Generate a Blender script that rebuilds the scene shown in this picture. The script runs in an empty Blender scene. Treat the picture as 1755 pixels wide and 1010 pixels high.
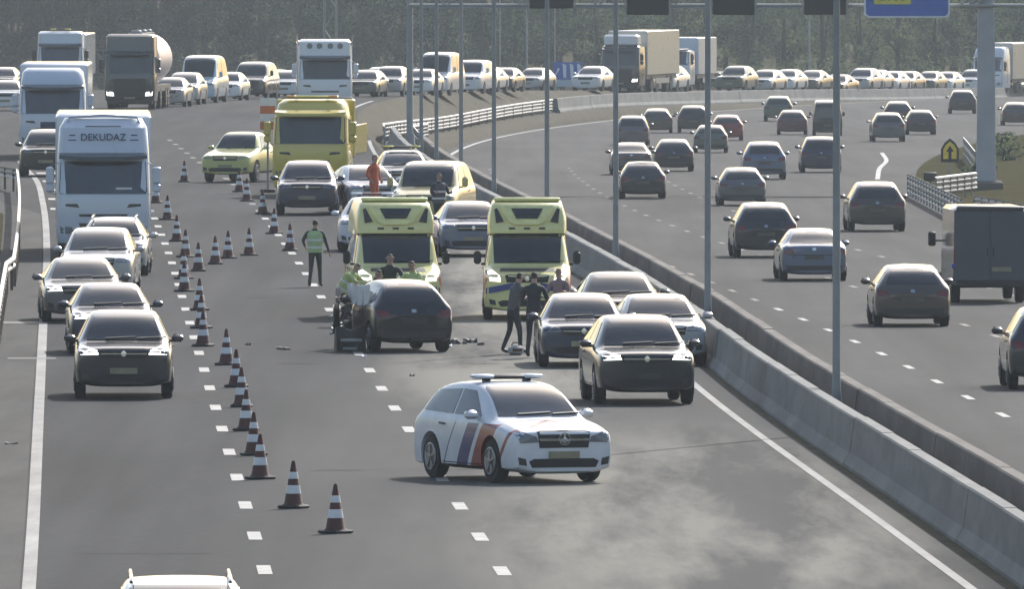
import bpy, bmesh, math, random
import numpy as np
from mathutils import Vector, Matrix
from mathutils.bvhtree import BVHTree

random.seed(7)
rng = np.random.default_rng(11)
SC = bpy.context.scene
COL = SC.collection
R = math.radians

# ------------------------------------------------------------------ camera
F_PX, W_PX, H_PX, CAM_H = 27000.0, 1755.0, 1010.0, 9.2
PITCH = math.atan(650.0 / F_PX)
cam_data = bpy.data.cameras.new('camera')
cam_data.sensor_fit = 'HORIZONTAL'
cam_data.sensor_width = 36.0
cam_data.lens = 36.0 * F_PX / W_PX
cam_data.clip_start = 1.0
cam_data.clip_end = 6000.0
cam = bpy.data.objects.new('camera', cam_data)
cam.location = (0, 0, CAM_H)
cam.rotation_euler = (math.pi / 2 - PITCH, 0, 0)
COL.objects.link(cam)
SC.camera = cam

# ------------------------------------------------------------------ sky, sun, exposure
SUN_DIR = Vector((0.36, 1.0, 0.76)).normalized()          # towards the sun: behind the traffic, to the right
SUN_EL = math.asin(SUN_DIR.z)
SUN_AZ = math.atan2(SUN_DIR.x, SUN_DIR.y)                 # clockwise from +Y
world = bpy.data.worlds.new('World')
SC.world = world
world.use_nodes = True
nt = world.node_tree
nt.nodes.clear()
sky = nt.nodes.new('ShaderNodeTexSky')
sky.sky_type = 'NISHITA'
sky.sun_disc = False
sky.sun_elevation = SUN_EL
sky.sun_rotation = SUN_AZ
sky.air_density = 1.2
sky.dust_density = 2.4
bg = nt.nodes.new('ShaderNodeBackground')
bg.inputs['Strength'].default_value = 0.14
wo = nt.nodes.new('ShaderNodeOutputWorld')
nt.links.new(sky.outputs[0], bg.inputs[0])
nt.links.new(bg.outputs[0], wo.inputs[0])

sun_data = bpy.data.lights.new('sun', 'SUN')
sun_data.energy = 4.0
sun_data.angle = R(0.6)
sun_data.color = (1.0, 0.98, 0.955)
sun = bpy.data.objects.new('sun', sun_data)
sun.rotation_euler = SUN_DIR.to_track_quat('Z', 'Y').to_euler()
sun.location = (200, 300, 300)
COL.objects.link(sun)

SC.view_settings.view_transform = 'Standard'
SC.view_settings.look = 'None'
SC.view_settings.gamma = 1.0
SC.view_settings.exposure = 0.36
SC.view_settings.use_curve_mapping = False
SC.render.engine = 'CYCLES'
SC.cycles.use_denoising = True
SC.cycles.max_bounces = 5
SC.cycles.volume_bounces = 0
SC.cycles.transparent_max_bounces = 8

# ------------------------------------------------------------------ helpers
def link(o, parent=None):
    COL.objects.link(o)
    if parent is not None:
        o.parent = parent
    return o

def empty(name, loc=(0, 0, 0), rz=0.0):
    o = bpy.data.objects.new(name, None)
    o.empty_display_size = 0.3
    o.location = loc
    o.rotation_euler = (0, 0, rz)
    return link(o)

def tag(o, label=None, cat=None, group=None, kind=None):
    if label: o['label'] = label
    if cat: o['category'] = cat
    if group: o['group'] = group
    if kind: o['kind'] = kind
    return o

def mesh_obj(name, me, mat=None, parent=None):
    o = bpy.data.objects.new(name, me)
    link(o, parent)
    if mat is not None:
        if not me.materials:
            me.materials.append(None)
        o.material_slots[0].link = 'OBJECT'
        o.material_slots[0].material = mat
    return o

def finish(me, angle=40):
    me.validate()
    me.shade_smooth()
    me.set_sharp_from_angle(angle=R(angle))
    return me

class MB:
    """collects shapes for one mesh"""
    def __init__(self):
        self.v, self.f = [], []
    def add(self, verts, faces, M=None):
        n = len(self.v)
        if M is not None:
            verts = [M @ Vector(p) for p in verts]
        self.v += [tuple(p) for p in verts]
        self.f += [tuple(i + n for i in f) for f in faces]
        return self
    def box(self, c, s, bevel=0.0, M=None, taper=None):
        cx, cy, cz = c
        hx, hy, hz = s[0] / 2, s[1] / 2, s[2] / 2
        if bevel <= 0:
            tx, ty = (taper or (1, 1))
            vs = [(cx + a * hx * (tx if d > 0 else 1), cy + b * hy * (ty if d > 0 else 1), cz + d * hz)
                  for d in (-1, 1) for a, b in ((-1, -1), (1, -1), (1, 1), (-1, 1))]
            fs = [(0, 3, 2, 1), (4, 5, 6, 7), (0, 1, 5, 4), (1, 2, 6, 5), (2, 3, 7, 6), (3, 0, 4, 7)]
            return self.add(vs, fs, M)
        b = min(bevel, hx * .95, hy * .95, hz * .95)
        tx, ty = (taper or (1, 1))
        rings = []
        for z, k in ((-hz, b), (-hz + b, 0), (hz - b, 0), (hz, b)):
            u = (z + hz) / (2 * hz)
            fx, fy = 1 + (tx - 1) * u, 1 + (ty - 1) * u
            ax, ay = (hx - k) * fx, (hy - k) * fy
            bb = b * .7
            ring = [(ax - bb, -ay), (ax, -ay + bb), (ax, ay - bb), (ax - bb, ay), (-ax + bb, ay), (-ax, ay - bb), (-ax, -ay + bb), (-ax + bb, -ay)]
            rings.append([(cx + x, cy + y, cz + z) for x, y in ring])
        return self.loft(rings, M)
    def loft(self, rings, M=None, cap=True, closed=True):
        n = len(rings[0])
        vs = [p for r in rings for p in r]
        fs = []
        for i in range(len(rings) - 1):
            for j in range(n if closed else n - 1):
                k = (j + 1) % n
                fs.append((i * n + j, i * n + k, (i + 1) * n + k, (i + 1) * n + j))
        if cap:
            fs.append(tuple(range(n - 1, -1, -1)))
            fs.append(tuple((len(rings) - 1) * n + j for j in range(n)))
        return self.add(vs, fs, M)
    def tube(self, pts, rad, n=8, cap=True):
        pts = [Vector(p) for p in pts]
        if not hasattr(rad, '__len__'):
            rad = [rad] * len(pts)
        rings = []
        for i, p in enumerate(pts):
            a = pts[max(i - 1, 0)]; b = pts[min(i + 1, len(pts) - 1)]
            d = (b - a).normalized()
            ref = Vector((0, 0, 1)) if abs(d.z) < .9 else Vector((0, 1, 0))
            u = d.cross(ref).normalized(); w = u.cross(d).normalized()
            rings.append([tuple(p + (u * math.cos(2 * math.pi * k / n) + w * math.sin(2 * math.pi * k / n)) * rad[i]) for k in range(n)])
        return self.loft(rings, cap=cap)
    def lathe(self, prof, n=16, M=None, cap=True):
        rings = [[(r * math.cos(2 * math.pi * k / n), r * math.sin(2 * math.pi * k / n), z) for k in range(n)] for r, z in prof]
        return self.loft(rings, M, cap=cap)
    def prism(self, poly, y0, y1, M=None):
        """polygon in x,z extruded along y"""
        return self.loft([[(x, y0, z) for x, z in poly], [(x, y1, z) for x, z in poly]], M)
    def mesh(self, name, angle=40):
        me = bpy.data.meshes.new(name)
        me.from_pydata(self.v, [], self.f)
        bm = bmesh.new(); bm.from_mesh(me)
        bmesh.ops.recalc_face_normals(bm, faces=bm.faces)
        bm.to_mesh(me); bm.free()
        return finish(me, angle)
    def build(self, name, mat=None, parent=None, angle=40):
        return mesh_obj(name, self.mesh(name, angle), mat, parent)

def text_mesh(txt, size, name='lettering', extrude=0.004, align='CENTER'):
    cu = bpy.data.curves.new(name, 'FONT')
    cu.body = txt; cu.size = size; cu.extrude = extrude
    cu.align_x = align; cu.align_y = 'CENTER'
    o = bpy.data.objects.new(name, cu)
    COL.objects.link(o)
    dg = bpy.context.evaluated_depsgraph_get()
    me = bpy.data.meshes.new_from_object(o.evaluated_get(dg))
    bpy.data.objects.remove(o); bpy.data.curves.remove(cu)
    me.transform(Matrix.Rotation(math.pi / 2, 4, 'X'))       # reads from -Y, upright
    me.materials.clear()
    return me

# ------------------------------------------------------------------ materials
MATS = {}
def _new(name):
    m = bpy.data.materials.new(name); m.use_nodes = True
    n = m.node_tree; n.nodes.clear()
    out = n.nodes.new('ShaderNodeOutputMaterial')
    b = n.nodes.new('ShaderNodeBsdfPrincipled')
    n.links.new(b.outputs[0], out.inputs[0])
    MATS[name] = m
    return m, n, b

def node(n, t, **kw):
    x = n.nodes.new(t)
    for k, v in kw.items():
        if k in x.inputs: x.inputs[k].default_value = v
        else: setattr(x, k, v)
    return x

def ramp(n, src, stops):
    r = n.nodes.new('ShaderNodeValToRGB')
    while len(r.color_ramp.elements) > 1:
        r.color_ramp.elements.remove(r.color_ramp.elements[-1])
    r.color_ramp.elements[0].position = stops[0][0]
    r.color_ramp.elements[0].color = (*stops[0][1], 1) if hasattr(stops[0][1], '__len__') else (stops[0][1],) * 3 + (1,)
    for p, c in stops[1:]:
        e = r.color_ramp.elements.new(p)
        e.color = (*c, 1) if hasattr(c, '__len__') else (c, c, c, 1)
    n.links.new(src, r.inputs[0])
    return r

def mixc(n, fac, a, b, mode='MIX'):
    m = n.nodes.new('ShaderNodeMix'); m.data_type = 'RGBA'; m.blend_type = mode
    for s, v in ((0, fac), (6, a), (7, b)):
        if isinstance(v, (int, float)): m.inputs[s].default_value = v
        elif isinstance(v, tuple): m.inputs[s].default_value = (*v, 1)
        else: n.links.new(v, m.inputs[s])
    return m.outputs[2]

def simple(name, col, rough=0.5, metal=0.0, coat=0.0, noise=0.12, scale=6.0, emit=None, spec=0.5):
    if name in MATS: return MATS[name]
    m, n, b = _new(name)
    b.inputs['Roughness'].default_value = rough
    b.inputs['Metallic'].default_value = metal
    b.inputs['Coat Weight'].default_value = coat
    b.inputs['Coat Roughness'].default_value = 0.06
    b.inputs['Specular IOR Level'].default_value = spec
    tc = node(n, 'ShaderNodeTexCoord')
    nz = node(n, 'ShaderNodeTexNoise', Scale=scale, Detail=4.0)
    n.links.new(tc.outputs['Object'], nz.inputs['Vector'])
    lo = tuple(c * (1 - noise) for c in col); hi = tuple(min(1, c * (1 + noise)) for c in col)
    r = ramp(n, nz.outputs[0], [(0.3, lo), (0.7, hi)])
    n.links.new(r.outputs[0], b.inputs['Base Color'])
    if emit:
        b.inputs['Emission Color'].default_value = (*emit[0], 1)
        b.inputs['Emission Strength'].default_value = emit[1]
    return m

def paint(name, col, metal=0.25, rough=0.32, dirt=0.04):
    """car paint with road film towards the sills"""
    if name in MATS: return MATS[name]
    m, n, b = _new(name)
    b.inputs['Metallic'].default_value = metal
    b.inputs['Coat Weight'].default_value = 1.0
    b.inputs['Coat Roughness'].default_value = 0.10
    tc = node(n, 'ShaderNodeTexCoord')
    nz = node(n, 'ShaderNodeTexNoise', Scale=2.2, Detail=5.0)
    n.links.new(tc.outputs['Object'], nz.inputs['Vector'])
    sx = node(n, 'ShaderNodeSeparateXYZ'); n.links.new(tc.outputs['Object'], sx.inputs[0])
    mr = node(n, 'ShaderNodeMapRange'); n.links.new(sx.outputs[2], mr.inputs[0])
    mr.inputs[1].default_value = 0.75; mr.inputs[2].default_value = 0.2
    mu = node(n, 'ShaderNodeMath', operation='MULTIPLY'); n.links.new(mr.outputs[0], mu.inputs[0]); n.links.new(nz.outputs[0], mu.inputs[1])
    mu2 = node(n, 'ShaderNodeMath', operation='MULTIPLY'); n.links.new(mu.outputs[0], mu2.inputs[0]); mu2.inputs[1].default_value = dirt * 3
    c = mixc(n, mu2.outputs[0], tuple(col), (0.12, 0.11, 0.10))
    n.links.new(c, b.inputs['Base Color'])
    rr = ramp(n, nz.outputs[0], [(0.3, rough * .8), (0.75, rough * 1.35)])
    n.links.new(rr.outputs[0], b.inputs['Roughness'])
    return m

def asphalt(name, base, powder=False, rough=0.88, spec=0.09):
    m, n, b = _new(name)
    tc = node(n, 'ShaderNodeNewGeometry')
    fine = node(n, 'ShaderNodeTexNoise', Scale=3.0, Detail=10.0, Roughness=0.75)
    n.links.new(tc.outputs['Position'], fine.inputs['Vector'])
    mp = node(n, 'ShaderNodeMapping'); mp.inputs['Scale'].default_value = (0.9, 0.02, 1)
    mp.inputs['Rotation'].default_value = (0, 0, R(-1.8))
    n.links.new(tc.outputs['Position'], mp.inputs[0])
    streak = node(n, 'ShaderNodeTexNoise', Scale=1.0, Detail=5.0)
    n.links.new(mp.outputs[0], streak.inputs['Vector'])
    mp2 = node(n, 'ShaderNodeMapping'); mp2.inputs['Scale'].default_value = (0.22, 0.035, 1)
    n.links.new(tc.outputs['Position'], mp2.inputs[0])
    big = node(n, 'ShaderNodeTexNoise', Scale=1.0, Detail=4.0)
    n.links.new(mp2.outputs[0], big.inputs['Vector'])
    c1 = ramp(n, fine.outputs[0], [(0.25, tuple(x * .78 for x in base)), (0.75, tuple(x * 1.22 for x in base))])
    s1 = ramp(n, streak.outputs[0], [(0.3, 0.74), (0.7, 1.18)])
    b1 = ramp(n, big.outputs[0], [(0.3, 0.82), (0.7, 1.15)])
    col = mixc(n, 1.0, c1.outputs[0], s1.outputs[0], 'MULTIPLY')
    col = mixc(n, 1.0, col, b1.outputs[0], 'MULTIPLY')
    if powder:
        # pale absorbent powder and dried foam spread over the closed lanes
        sx = node(n, 'ShaderNodeSeparateXYZ'); n.links.new(tc.outputs['Position'], sx.inputs[0])
        def blob(cx, rx, cy, ry):
            o = []
            for k, c0, r0 in ((0, cx, rx), (1, cy, ry)):
                a = node(n, 'ShaderNodeMath', operation='SUBTRACT'); n.links.new(sx.outputs[k], a.inputs[0]); a.inputs[1].default_value = c0
                d = node(n, 'ShaderNodeMath', operation='DIVIDE'); n.links.new(a.outputs[0], d.inputs[0]); d.inputs[1].default_value = r0
                q = node(n, 'ShaderNodeMath', operation='POWER'); n.links.new(d.outputs[0], q.inputs[0]); q.inputs[1].default_value = 2.0
                o.append(q)
            s = node(n, 'ShaderNodeMath', operation='ADD'); n.links.new(o[0].outputs[0], s.inputs[0]); n.links.new(o[1].outputs[0], s.inputs[1])
            k = node(n, 'ShaderNodeMapRange'); n.links.new(s.outputs[0], k.inputs[0])
            k.inputs[1].default_value = 1.25; k.inputs[2].default_value = 0.25
            return k.outputs[0]
        msk = None
        for bl in ((2.9, 3.6, 236, 46), (0.2, 2.8, 316, 30), (-0.6, 1.8, 385, 70)):
            o = blob(*bl)
            if msk is None: msk = o
            else:
                mx = node(n, 'ShaderNodeMath', operation='MAXIMUM'); n.links.new(msk, mx.inputs[0]); n.links.new(o, mx.inputs[1]); msk = mx.outputs[0]
        mp3 = node(n, 'ShaderNodeMapping'); mp3.inputs['Scale'].default_value = (0.42, 0.030, 1)
        n.links.new(tc.outputs['Position'], mp3.inputs[0])
        pn = node(n, 'ShaderNodeTexNoise', Scale=1.0, Detail=6.0, Roughness=0.62, Distortion=0.1)
        n.links.new(mp3.outputs[0], pn.inputs['Vector'])
        pr = ramp(n, pn.outputs[0], [(0.40, 0.0), (0.56, 1.0)])
        mm = node(n, 'ShaderNodeMath', operation='MULTIPLY'); n.links.new(msk, mm.inputs[0]); n.links.new(pr.outputs[0], mm.inputs[1])
        mm2 = node(n, 'ShaderNodeMath', operation='MULTIPLY'); n.links.new(mm.outputs[0], mm2.inputs[0]); mm2.inputs[1].default_value = 0.95
        br = blob(0.8, 5.2, 262, 120)
        dn = node(n, 'ShaderNodeMath', operation='MULTIPLY'); n.links.new(br, dn.inputs[0]); n.links.new(pn.outputs[0], dn.inputs[1])
        col = mixc(n, dn.outputs[0], col, (0.13, 0.127, 0.118))
        col = mixc(n, mm2.outputs[0], col, (0.22, 0.21, 0.18))
    n.links.new(col, b.inputs['Base Color'])
    b.inputs['Roughness'].default_value = rough
    b.inputs['Specular IOR Level'].default_value = spec
    bp = node(n, 'ShaderNodeBump', Strength=0.2, Distance=0.01)
    n.links.new(fine.outputs[0], bp.inputs['Height'])
    n.links.new(bp.outputs[0], b.inputs['Normal'])
    return m

def mottled(name, stops, scale=1.0, rough=0.9, detail=6.0, bump=0.0, coord='Position', stretch=(1, 1, 1), spec=0.3):
    m, n, b = _new(name)
    g = node(n, 'ShaderNodeNewGeometry') if coord == 'Position' else node(n, 'ShaderNodeTexCoord')
    mp = node(n, 'ShaderNodeMapping'); mp.inputs['Scale'].default_value = stretch
    n.links.new(g.outputs[coord], mp.inputs[0])
    nz = node(n, 'ShaderNodeTexNoise', Scale=scale, Detail=detail, Roughness=0.65)
    n.links.new(mp.outputs[0], nz.inputs['Vector'])
    r = ramp(n, nz.outputs[0], stops)
    n.links.new(r.outputs[0], b.inputs['Base Color'])
    b.inputs['Roughness'].default_value = rough
    b.inputs['Specular IOR Level'].default_value = spec
    if bump:
        bp = node(n, 'ShaderNodeBump', Strength=bump, Distance=0.02)
        n.links.new(nz.outputs[0], bp.inputs['Height']); n.links.new(bp.outputs[0], b.inputs['Normal'])
    return m

asphalt('asphalt_left', (0.054, 0.054, 0.056), powder=True, spec=0.04)
asphalt('asphalt_right', (0.060, 0.059, 0.059), spec=0.08)
mottled('grass', [(0.3, (0.050, 0.049, 0.026)), (0.5, (0.075, 0.070, 0.038)), (0.72, (0.105, 0.088, 0.052))], scale=0.6, rough=1.0, spec=0.0)
mottled('edge_paint', [(0.25, (0.12, 0.118, 0.112)), (0.55, (0.22, 0.216, 0.208)), (0.8, (0.32, 0.315, 0.30))], scale=1.2, rough=0.7, stretch=(1, .15, 1))
mottled('worn_paint', [(0.25, (0.06, 0.06, 0.058)), (0.55, (0.10, 0.099, 0.096)), (0.8, (0.15, 0.148, 0.142))], scale=3.0, rough=0.7)
mottled('dirt', [(0.3, (0.05, 0.045, 0.033)), (0.6, (0.09, 0.08, 0.055)), (0.8, (0.13, 0.115, 0.08))], scale=0.8, bump=0.3, spec=0.05)
mottled('road_paint', [(0.25, (0.16, 0.158, 0.15)), (0.55, (0.30, 0.295, 0.285)), (0.8, (0.42, 0.415, 0.40))], scale=3.0, rough=0.6)
mottled('concrete', [(0.25, (0.11, 0.112, 0.11)), (0.5, (0.17, 0.172, 0.168)), (0.8, (0.25, 0.247, 0.238))], scale=1.2, rough=0.85, bump=0.2, stretch=(1, .25, 1))
mottled('concrete_dark', [(0.25, (0.07, 0.062, 0.055)), (0.5, (0.12, 0.108, 0.096)), (0.8, (0.19, 0.175, 0.155))], scale=1.0, rough=0.9, bump=0.2, stretch=(1, .25, 1))
mottled('galvanised', [(0.3, (0.20, 0.20, 0.20)), (0.7, (0.33, 0.33, 0.33))], scale=2.0, rough=0.5, spec=0.6)
mottled('shoulder', [(0.25, (0.05, 0.048, 0.047)), (0.5, (0.072, 0.069, 0.066)), (0.8, (0.10, 0.095, 0.09))], scale=0.9, rough=0.95, stretch=(1, .08, 1), spec=0.1)
mottled('pole_grey', [(0.3, (0.25, 0.255, 0.25)), (0.7, (0.34, 0.345, 0.34))], scale=1.5, rough=0.6)
mottled('pillar_grey', [(0.3, (0.33, 0.34, 0.36)), (0.7, (0.44, 0.45, 0.48))], scale=0.8, rough=0.6)
mottled('rust', [(0.3, (0.08, 0.06, 0.05)), (0.7, (0.17, 0.12, 0.09))], scale=3.0, rough=0.85)
simple('glass', (0.026, 0.031, 0.036), 0.06, coat=0.3, noise=0.3, scale=1.5)
simple('glass_blue', (0.03, 0.045, 0.065), 0.07, coat=0.3, noise=0.3, scale=1.5)
simple('tyre', (0.018, 0.018, 0.018), 0.85)
simple('rim', (0.30, 0.30, 0.31), 0.35, metal=0.8)
simple('black_plastic', (0.018, 0.018, 0.019), 0.6)
simple('dark_trim', (0.035, 0.036, 0.038), 0.5)
simple('chrome', (0.6, 0.6, 0.6), 0.18, metal=1.0, noise=0.03)
simple('lens', (0.16, 0.17, 0.19), 0.10, coat=0.6, noise=0.1)
simple('lens_lit', (0.9, 0.9, 0.88), 0.2, emit=((1.0, 0.97, 0.9), 3.0))
simple('tail_red', (0.16, 0.02, 0.018), 0.2, coat=0.6)
simple('plate_yellow', (0.26, 0.235, 0.15), 0.5)
simple('plate_white', (0.5, 0.5, 0.46), 0.5)
simple('amber', (0.7, 0.30, 0.03), 0.3, coat=0.5)
simple('blue_lens', (0.03, 0.08, 0.45), 0.2, coat=0.5)
PAINT = {
 'black': (0.010, 0.012, 0.014), 'charcoal': (0.022, 0.025, 0.031), 'grey': (0.11, 0.115, 0.12), 'silver': (0.40, 0.41, 0.43),
 'white': (0.72, 0.73, 0.74), 'navy': (0.02, 0.03, 0.065), 'blue_grey': (0.12, 0.15, 0.22), 'brown': (0.075, 0.06, 0.05),
 'mauve': (0.13, 0.11, 0.12), 'red': (0.22, 0.03, 0.025), 'maroon': (0.11, 0.045, 0.05), 'cream': (0.55, 0.53, 0.40), 'green_grey': (0.09, 0.11, 0.09),
 'yellow': (0.58, 0.46, 0.07), 'lime': (0.50, 0.50, 0.17), 'tan': (0.50, 0.42, 0.18), 'truck_white': (0.55, 0.60, 0.68), 'truck_black': (0.018, 0.024, 0.028), 'beige': (0.50, 0.485, 0.43), 'pale_blue': (0.40, 0.52, 0.60)}
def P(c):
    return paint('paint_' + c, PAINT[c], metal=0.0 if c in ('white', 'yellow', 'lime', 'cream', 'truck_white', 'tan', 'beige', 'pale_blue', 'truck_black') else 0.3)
M = MATS

# ------------------------------------------------------------------ lie of the land
def curve(pts):
    xs = np.array([p[0] for p in pts], float); ys = np.array([p[1] for p in pts], float)
    h = np.diff(xs); d = np.diff(ys) / h
    m = np.zeros(len(xs)); m[0], m[-1] = d[0], d[-1]
    for i in range(1, len(xs) - 1):
        m[i] = 0 if d[i - 1] * d[i] <= 0 and abs(d[i-1]) + abs(d[i]) < 1e-4 else (d[i - 1] * h[i] + d[i] * h[i - 1]) / (h[i] + h[i - 1])
    def f(x):
        x = np.asarray(x, float)
        xc = np.clip(x, xs[0], xs[-1])
        i = np.clip(np.searchsorted(xs, xc) - 1, 0, len(xs) - 2)
        t = (xc - xs[i]) / h[i]
        y = (2*t**3 - 3*t**2 + 1) * ys[i] + (t**3 - 2*t**2 + t) * h[i] * m[i] + (-2*t**3 + 3*t**2) * ys[i+1] + (t**3 - t**2) * h[i] * m[i+1]
        return y + np.where(x > xs[-1], (x - xs[-1]) * m[-1], 0) + np.where(x < xs[0], (x - xs[0]) * m[0], 0)
    return f
MED = curve([(100, 11), (150, 9.6), (200, 8.1), (233, 7.13), (295, 5.27), (350, 3.95), (438, 1.1), (524, -1.9), (586, -3.5), (650, -4.5), (710, -4.9), (770, -4.4), (840, -2.4), (910, 1.5), (970, 6.5), (1030, 13), (1080, 19), (1160, 30), (1290, 50), (1400, 68)])
LEFT = curve([(100, -3.6), (214, -6.57), (293, -8.8), (351, -10.45), (430, -12.7), (500, -14.9), (540, -16.3), (578, -18.0), (640, -20.5), (720, -24), (800, -27), (900, -27), (1000, -20), (1100, -9), (1200, 5), (1290, 20), (1400, 38)])
Z_L = curve([(100, 0), (700, 0), (760, -.08), (880, -.7), (1000, -1.9), (1170, -3.8), (1290, -5.1), (1400, -6.2), (1500, -6.6)])
Z_M = curve([(100, 0), (500, 0), (560, -.05), (650, -.35), (740, -1.35), (840, -2.3), (910, -2.45), (970, -2.65), (1030, -3.15), (1080, -3.6), (1160, -4.4), (1290, -5.6), (1400, -6.6), (1500, -6.9)])
Z_R = curve([(100, 0), (230, 0), (300, -.17), (400, -.62), (500, -1.08), (650, -1.76), (800, -2.44), (900, -2.9), (1000, -3.35), (1150, -4.25), (1290, -5.4), (1400, -6.4), (1500, -6.8)])
R_OFF = curve([(100, 16), (500, 17), (600, 19.5), (700, 23), (800, 27), (900, 31), (1000, 31), (1400, 31)])
IN_L = curve([(100, -1.02), (560, -1.02), (640, -1.3), (700, -2.0), (1400, -2.4)])
def knots(D):
    m = float(MED(D)); l = float(LEFT(D)); zl, zm, zr = float(Z_L(D)), float(Z_M(D)), float(Z_R(D))
    lw = float(np.interp(D, [100, 480, 600, 700, 1400], [1.25, 1.25, 9, 16, 16]))   # hard shoulder, then the slip road
    r = m + float(R_OFF(D))
    return [(l - lw - 400, zl + 1.0), (l - lw - 6, zl - 0.1), (l - lw, zl), (l - 0.13 - max(0.0, lw - 1.25) * .9, zl), (m + float(IN_L(D)), zl), (m - 0.72, zm), (m + 0.80, zm), (m + 1.15, zr), (r, zr), (r + 5, zr + 0.25), (r + 400, zr + 1.5)]
def gz(x, D):
    k = knots(D)
    return float(np.interp(x, [a for a, b in k], [b for a, b in k]))
FWD = Vector((0, math.cos(PITCH), -math.sin(PITCH))); UPV = Vector((0, math.sin(PITCH), math.cos(PITCH)))
def ray(px, py):
    return Vector(((px - W_PX / 2) / F_PX, 0, 0)) + FWD + UPV * ((H_PX / 2 - py) / F_PX)
def at(px, py):
    """the spot of ground seen at a place in the photograph"""
    d = ray(px, py)
    lo = 120.0; hi = None; D = 120.0
    while D < 1600:
        t = D / d.y
        if CAM_H + d.z * t <= gz(d.x * t, D):
            hi = D; break
        lo = D; D += 6.0
    if hi is None: hi = lo = 1500.0
    for _ in range(30):
        mid = (lo + hi) / 2; t = mid / d.y
        if CAM_H + d.z * t <= gz(d.x * t, mid): hi = mid
        else: lo = mid
    t = hi / d.y
    return Vector((d.x * t, hi, gz(d.x * t, hi)))
def slope(D):
    return (float(MED(D + 5)) - float(MED(D - 5))) / 10.0

ROWS = list(np.arange(100, 1400, 5.0)) + [1400.0, 1500.0]
KN = [knots(D) for D in ROWS]
def strip(name, cols, mat, kind='structure', far=None):
    """ground between two or more of the lines in knots()"""
    v, f = [], []
    for D, k in zip(ROWS, KN):
        for c in cols: v.append((k[c][0], D, k[c][1]))
    n = len(cols)
    for i in range(len(ROWS) - 1):
        for j in range(n - 1):
            f.append((i * n + j, i * n + j + 1, (i + 1) * n + j + 1, (i + 1) * n + j))
    me = bpy.data.meshes.new(name); me.from_pydata(v, [], f); me.shade_smooth()
    return tag(mesh_obj(name, me, mat), kind=kind)
ground = tag(MB().add([(-3000, -200, -14), (3000, -200, -14), (3000, 5000, -14), (-3000, 5000, -14)], [(0, 1, 2, 3)]).build('ground', M['grass']), kind='structure')
strip('verge_left', (0, 1, 2), M['grass'])
strip('hard_shoulder', (2, 3), M['shoulder'])
road_l = strip('road_left', (3, 4), M['asphalt_left'])
strip('median', (4, 5, 6, 7), M['dirt'])
road_r = strip('road_right', (7, 8), M['asphalt_right'])
strip('verge_right', (8, 9, 10), M['grass'])
k = knots(1500.0)
far = [(a, 1500.0, b) for a, b in k]
fm = MB().add(far + [(a * 1.0, 4500.0, 6.0) for a, b in k], [(i, i + 1, len(k) + i + 1, len(k) + i) for i in range(len(k) - 1)])
tag(fm.build('terrain_far', M['grass']), kind='structure')
k = knots(100.0)
nm = MB().add([(a, -150.0, b) for a, b in k] + [(a, 100.0, b) for a, b in k], [(i, i + 1, len(k) + i + 1, len(k) + i) for i in range(len(k) - 1)])
tag(nm.build('terrain_near', M['asphalt_right']), kind='structure')

# ------------------------------------------------------------------ road markings
def line(name, fx, D0, D1, w, parent, step=5.0, mat='road_paint', dz=0.006):
    v, f = [], []
    n = max(2, int((D1 - D0) / step) + 1)
    for i, D in enumerate(np.linspace(D0, D1, n)):
        x = fx(D)
        for sx in (-w / 2, w / 2): v.append((x + sx, D, gz(x + sx, D) + dz))
        if i: f.append((2*i - 2, 2*i - 1, 2*i + 1, 2*i))
    me = bpy.data.meshes.new(name); me.from_pydata(v, [], f)
    return mesh_obj(name, me, M[mat], parent)
line('edge_line', lambda D: float(LEFT(D)), 150, 585, 0.19, road_l, mat='edge_paint')
line('edge_line', lambda D: float(MED(D)) - 1.42, 150, 640, 0.15, road_l, mat='edge_paint')
line('edge_line', lambda D: float(MED(D)) + float(IN_L(D)) - 0.5, 660, 800, 0.16, road_l)
line('edge_line', lambda D: float(MED(D)) + 1.75, 660, 1150, 0.2, road_r)
line('edge_line', lambda D: float(MED(D)) + 1.75, 150, 650, 0.15, road_r)
def dashes(fx, D0, D1, parent, w=0.15, n0=0.0, ln=3.0, worn=480):
    D = D0 + n0
    while D < D1:
        line('lane_dash', fx, D, D + ln, w, parent, mat='road_paint' if D < worn else 'worn_paint')
        D += 12.0
d0 = at(468, 978).y - 1.5
dashes(lambda D: float(LEFT(D)) + 3.28, d0 - 48, 640, road_l, w=0.20)
d0 = at(877, 980).y - 1.5
dashes(lambda D: float(LEFT(D)) + 6.6, d0 - 48, 640, road_l, w=0.20)
d0 = at(1713, 682).y - 1.5
for off in (3.9, 7.4, 10.9):
    dashes(lambda D, o=off: float(MED(D)) + o, d0 - 96, 700, road_r, w=0.15, n0=(off * 1.7) % 7 if off > 4 else 0, worn=400 if off < 4 else 330)
g0 = [at(1512, 263), at(1519, 276), at(1508, 288), at(1504, 306)]
gx = curve([(p.y, p.x) for p in sorted(g0, key=lambda p: p.y)])
gd = sorted(p.y for p in g0)
line('gore_line', lambda D: float(gx(D)), gd[0] - 3, gd[-1] + 3, 0.2, road_r, step=2.0)
for i in range(5):                       # hatching of the gore on the left
    D = 486 + i * 17
    line('hatch_mark', lambda q: float(LEFT(q)) + 0.75, D, D + 3.2, 1.1, road_l, dz=0.009)
line('joint_strip', lambda q: float(LEFT(q)) + 0.2, 352, 353.6, 2.6, road_l, mat='black_plastic', dz=0.005)
line('joint_strip', lambda q: float(LEFT(q)) - 0.2, 324, 324.8, 1.0, road_l, mat='black_plastic', dz=0.0095)

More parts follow.
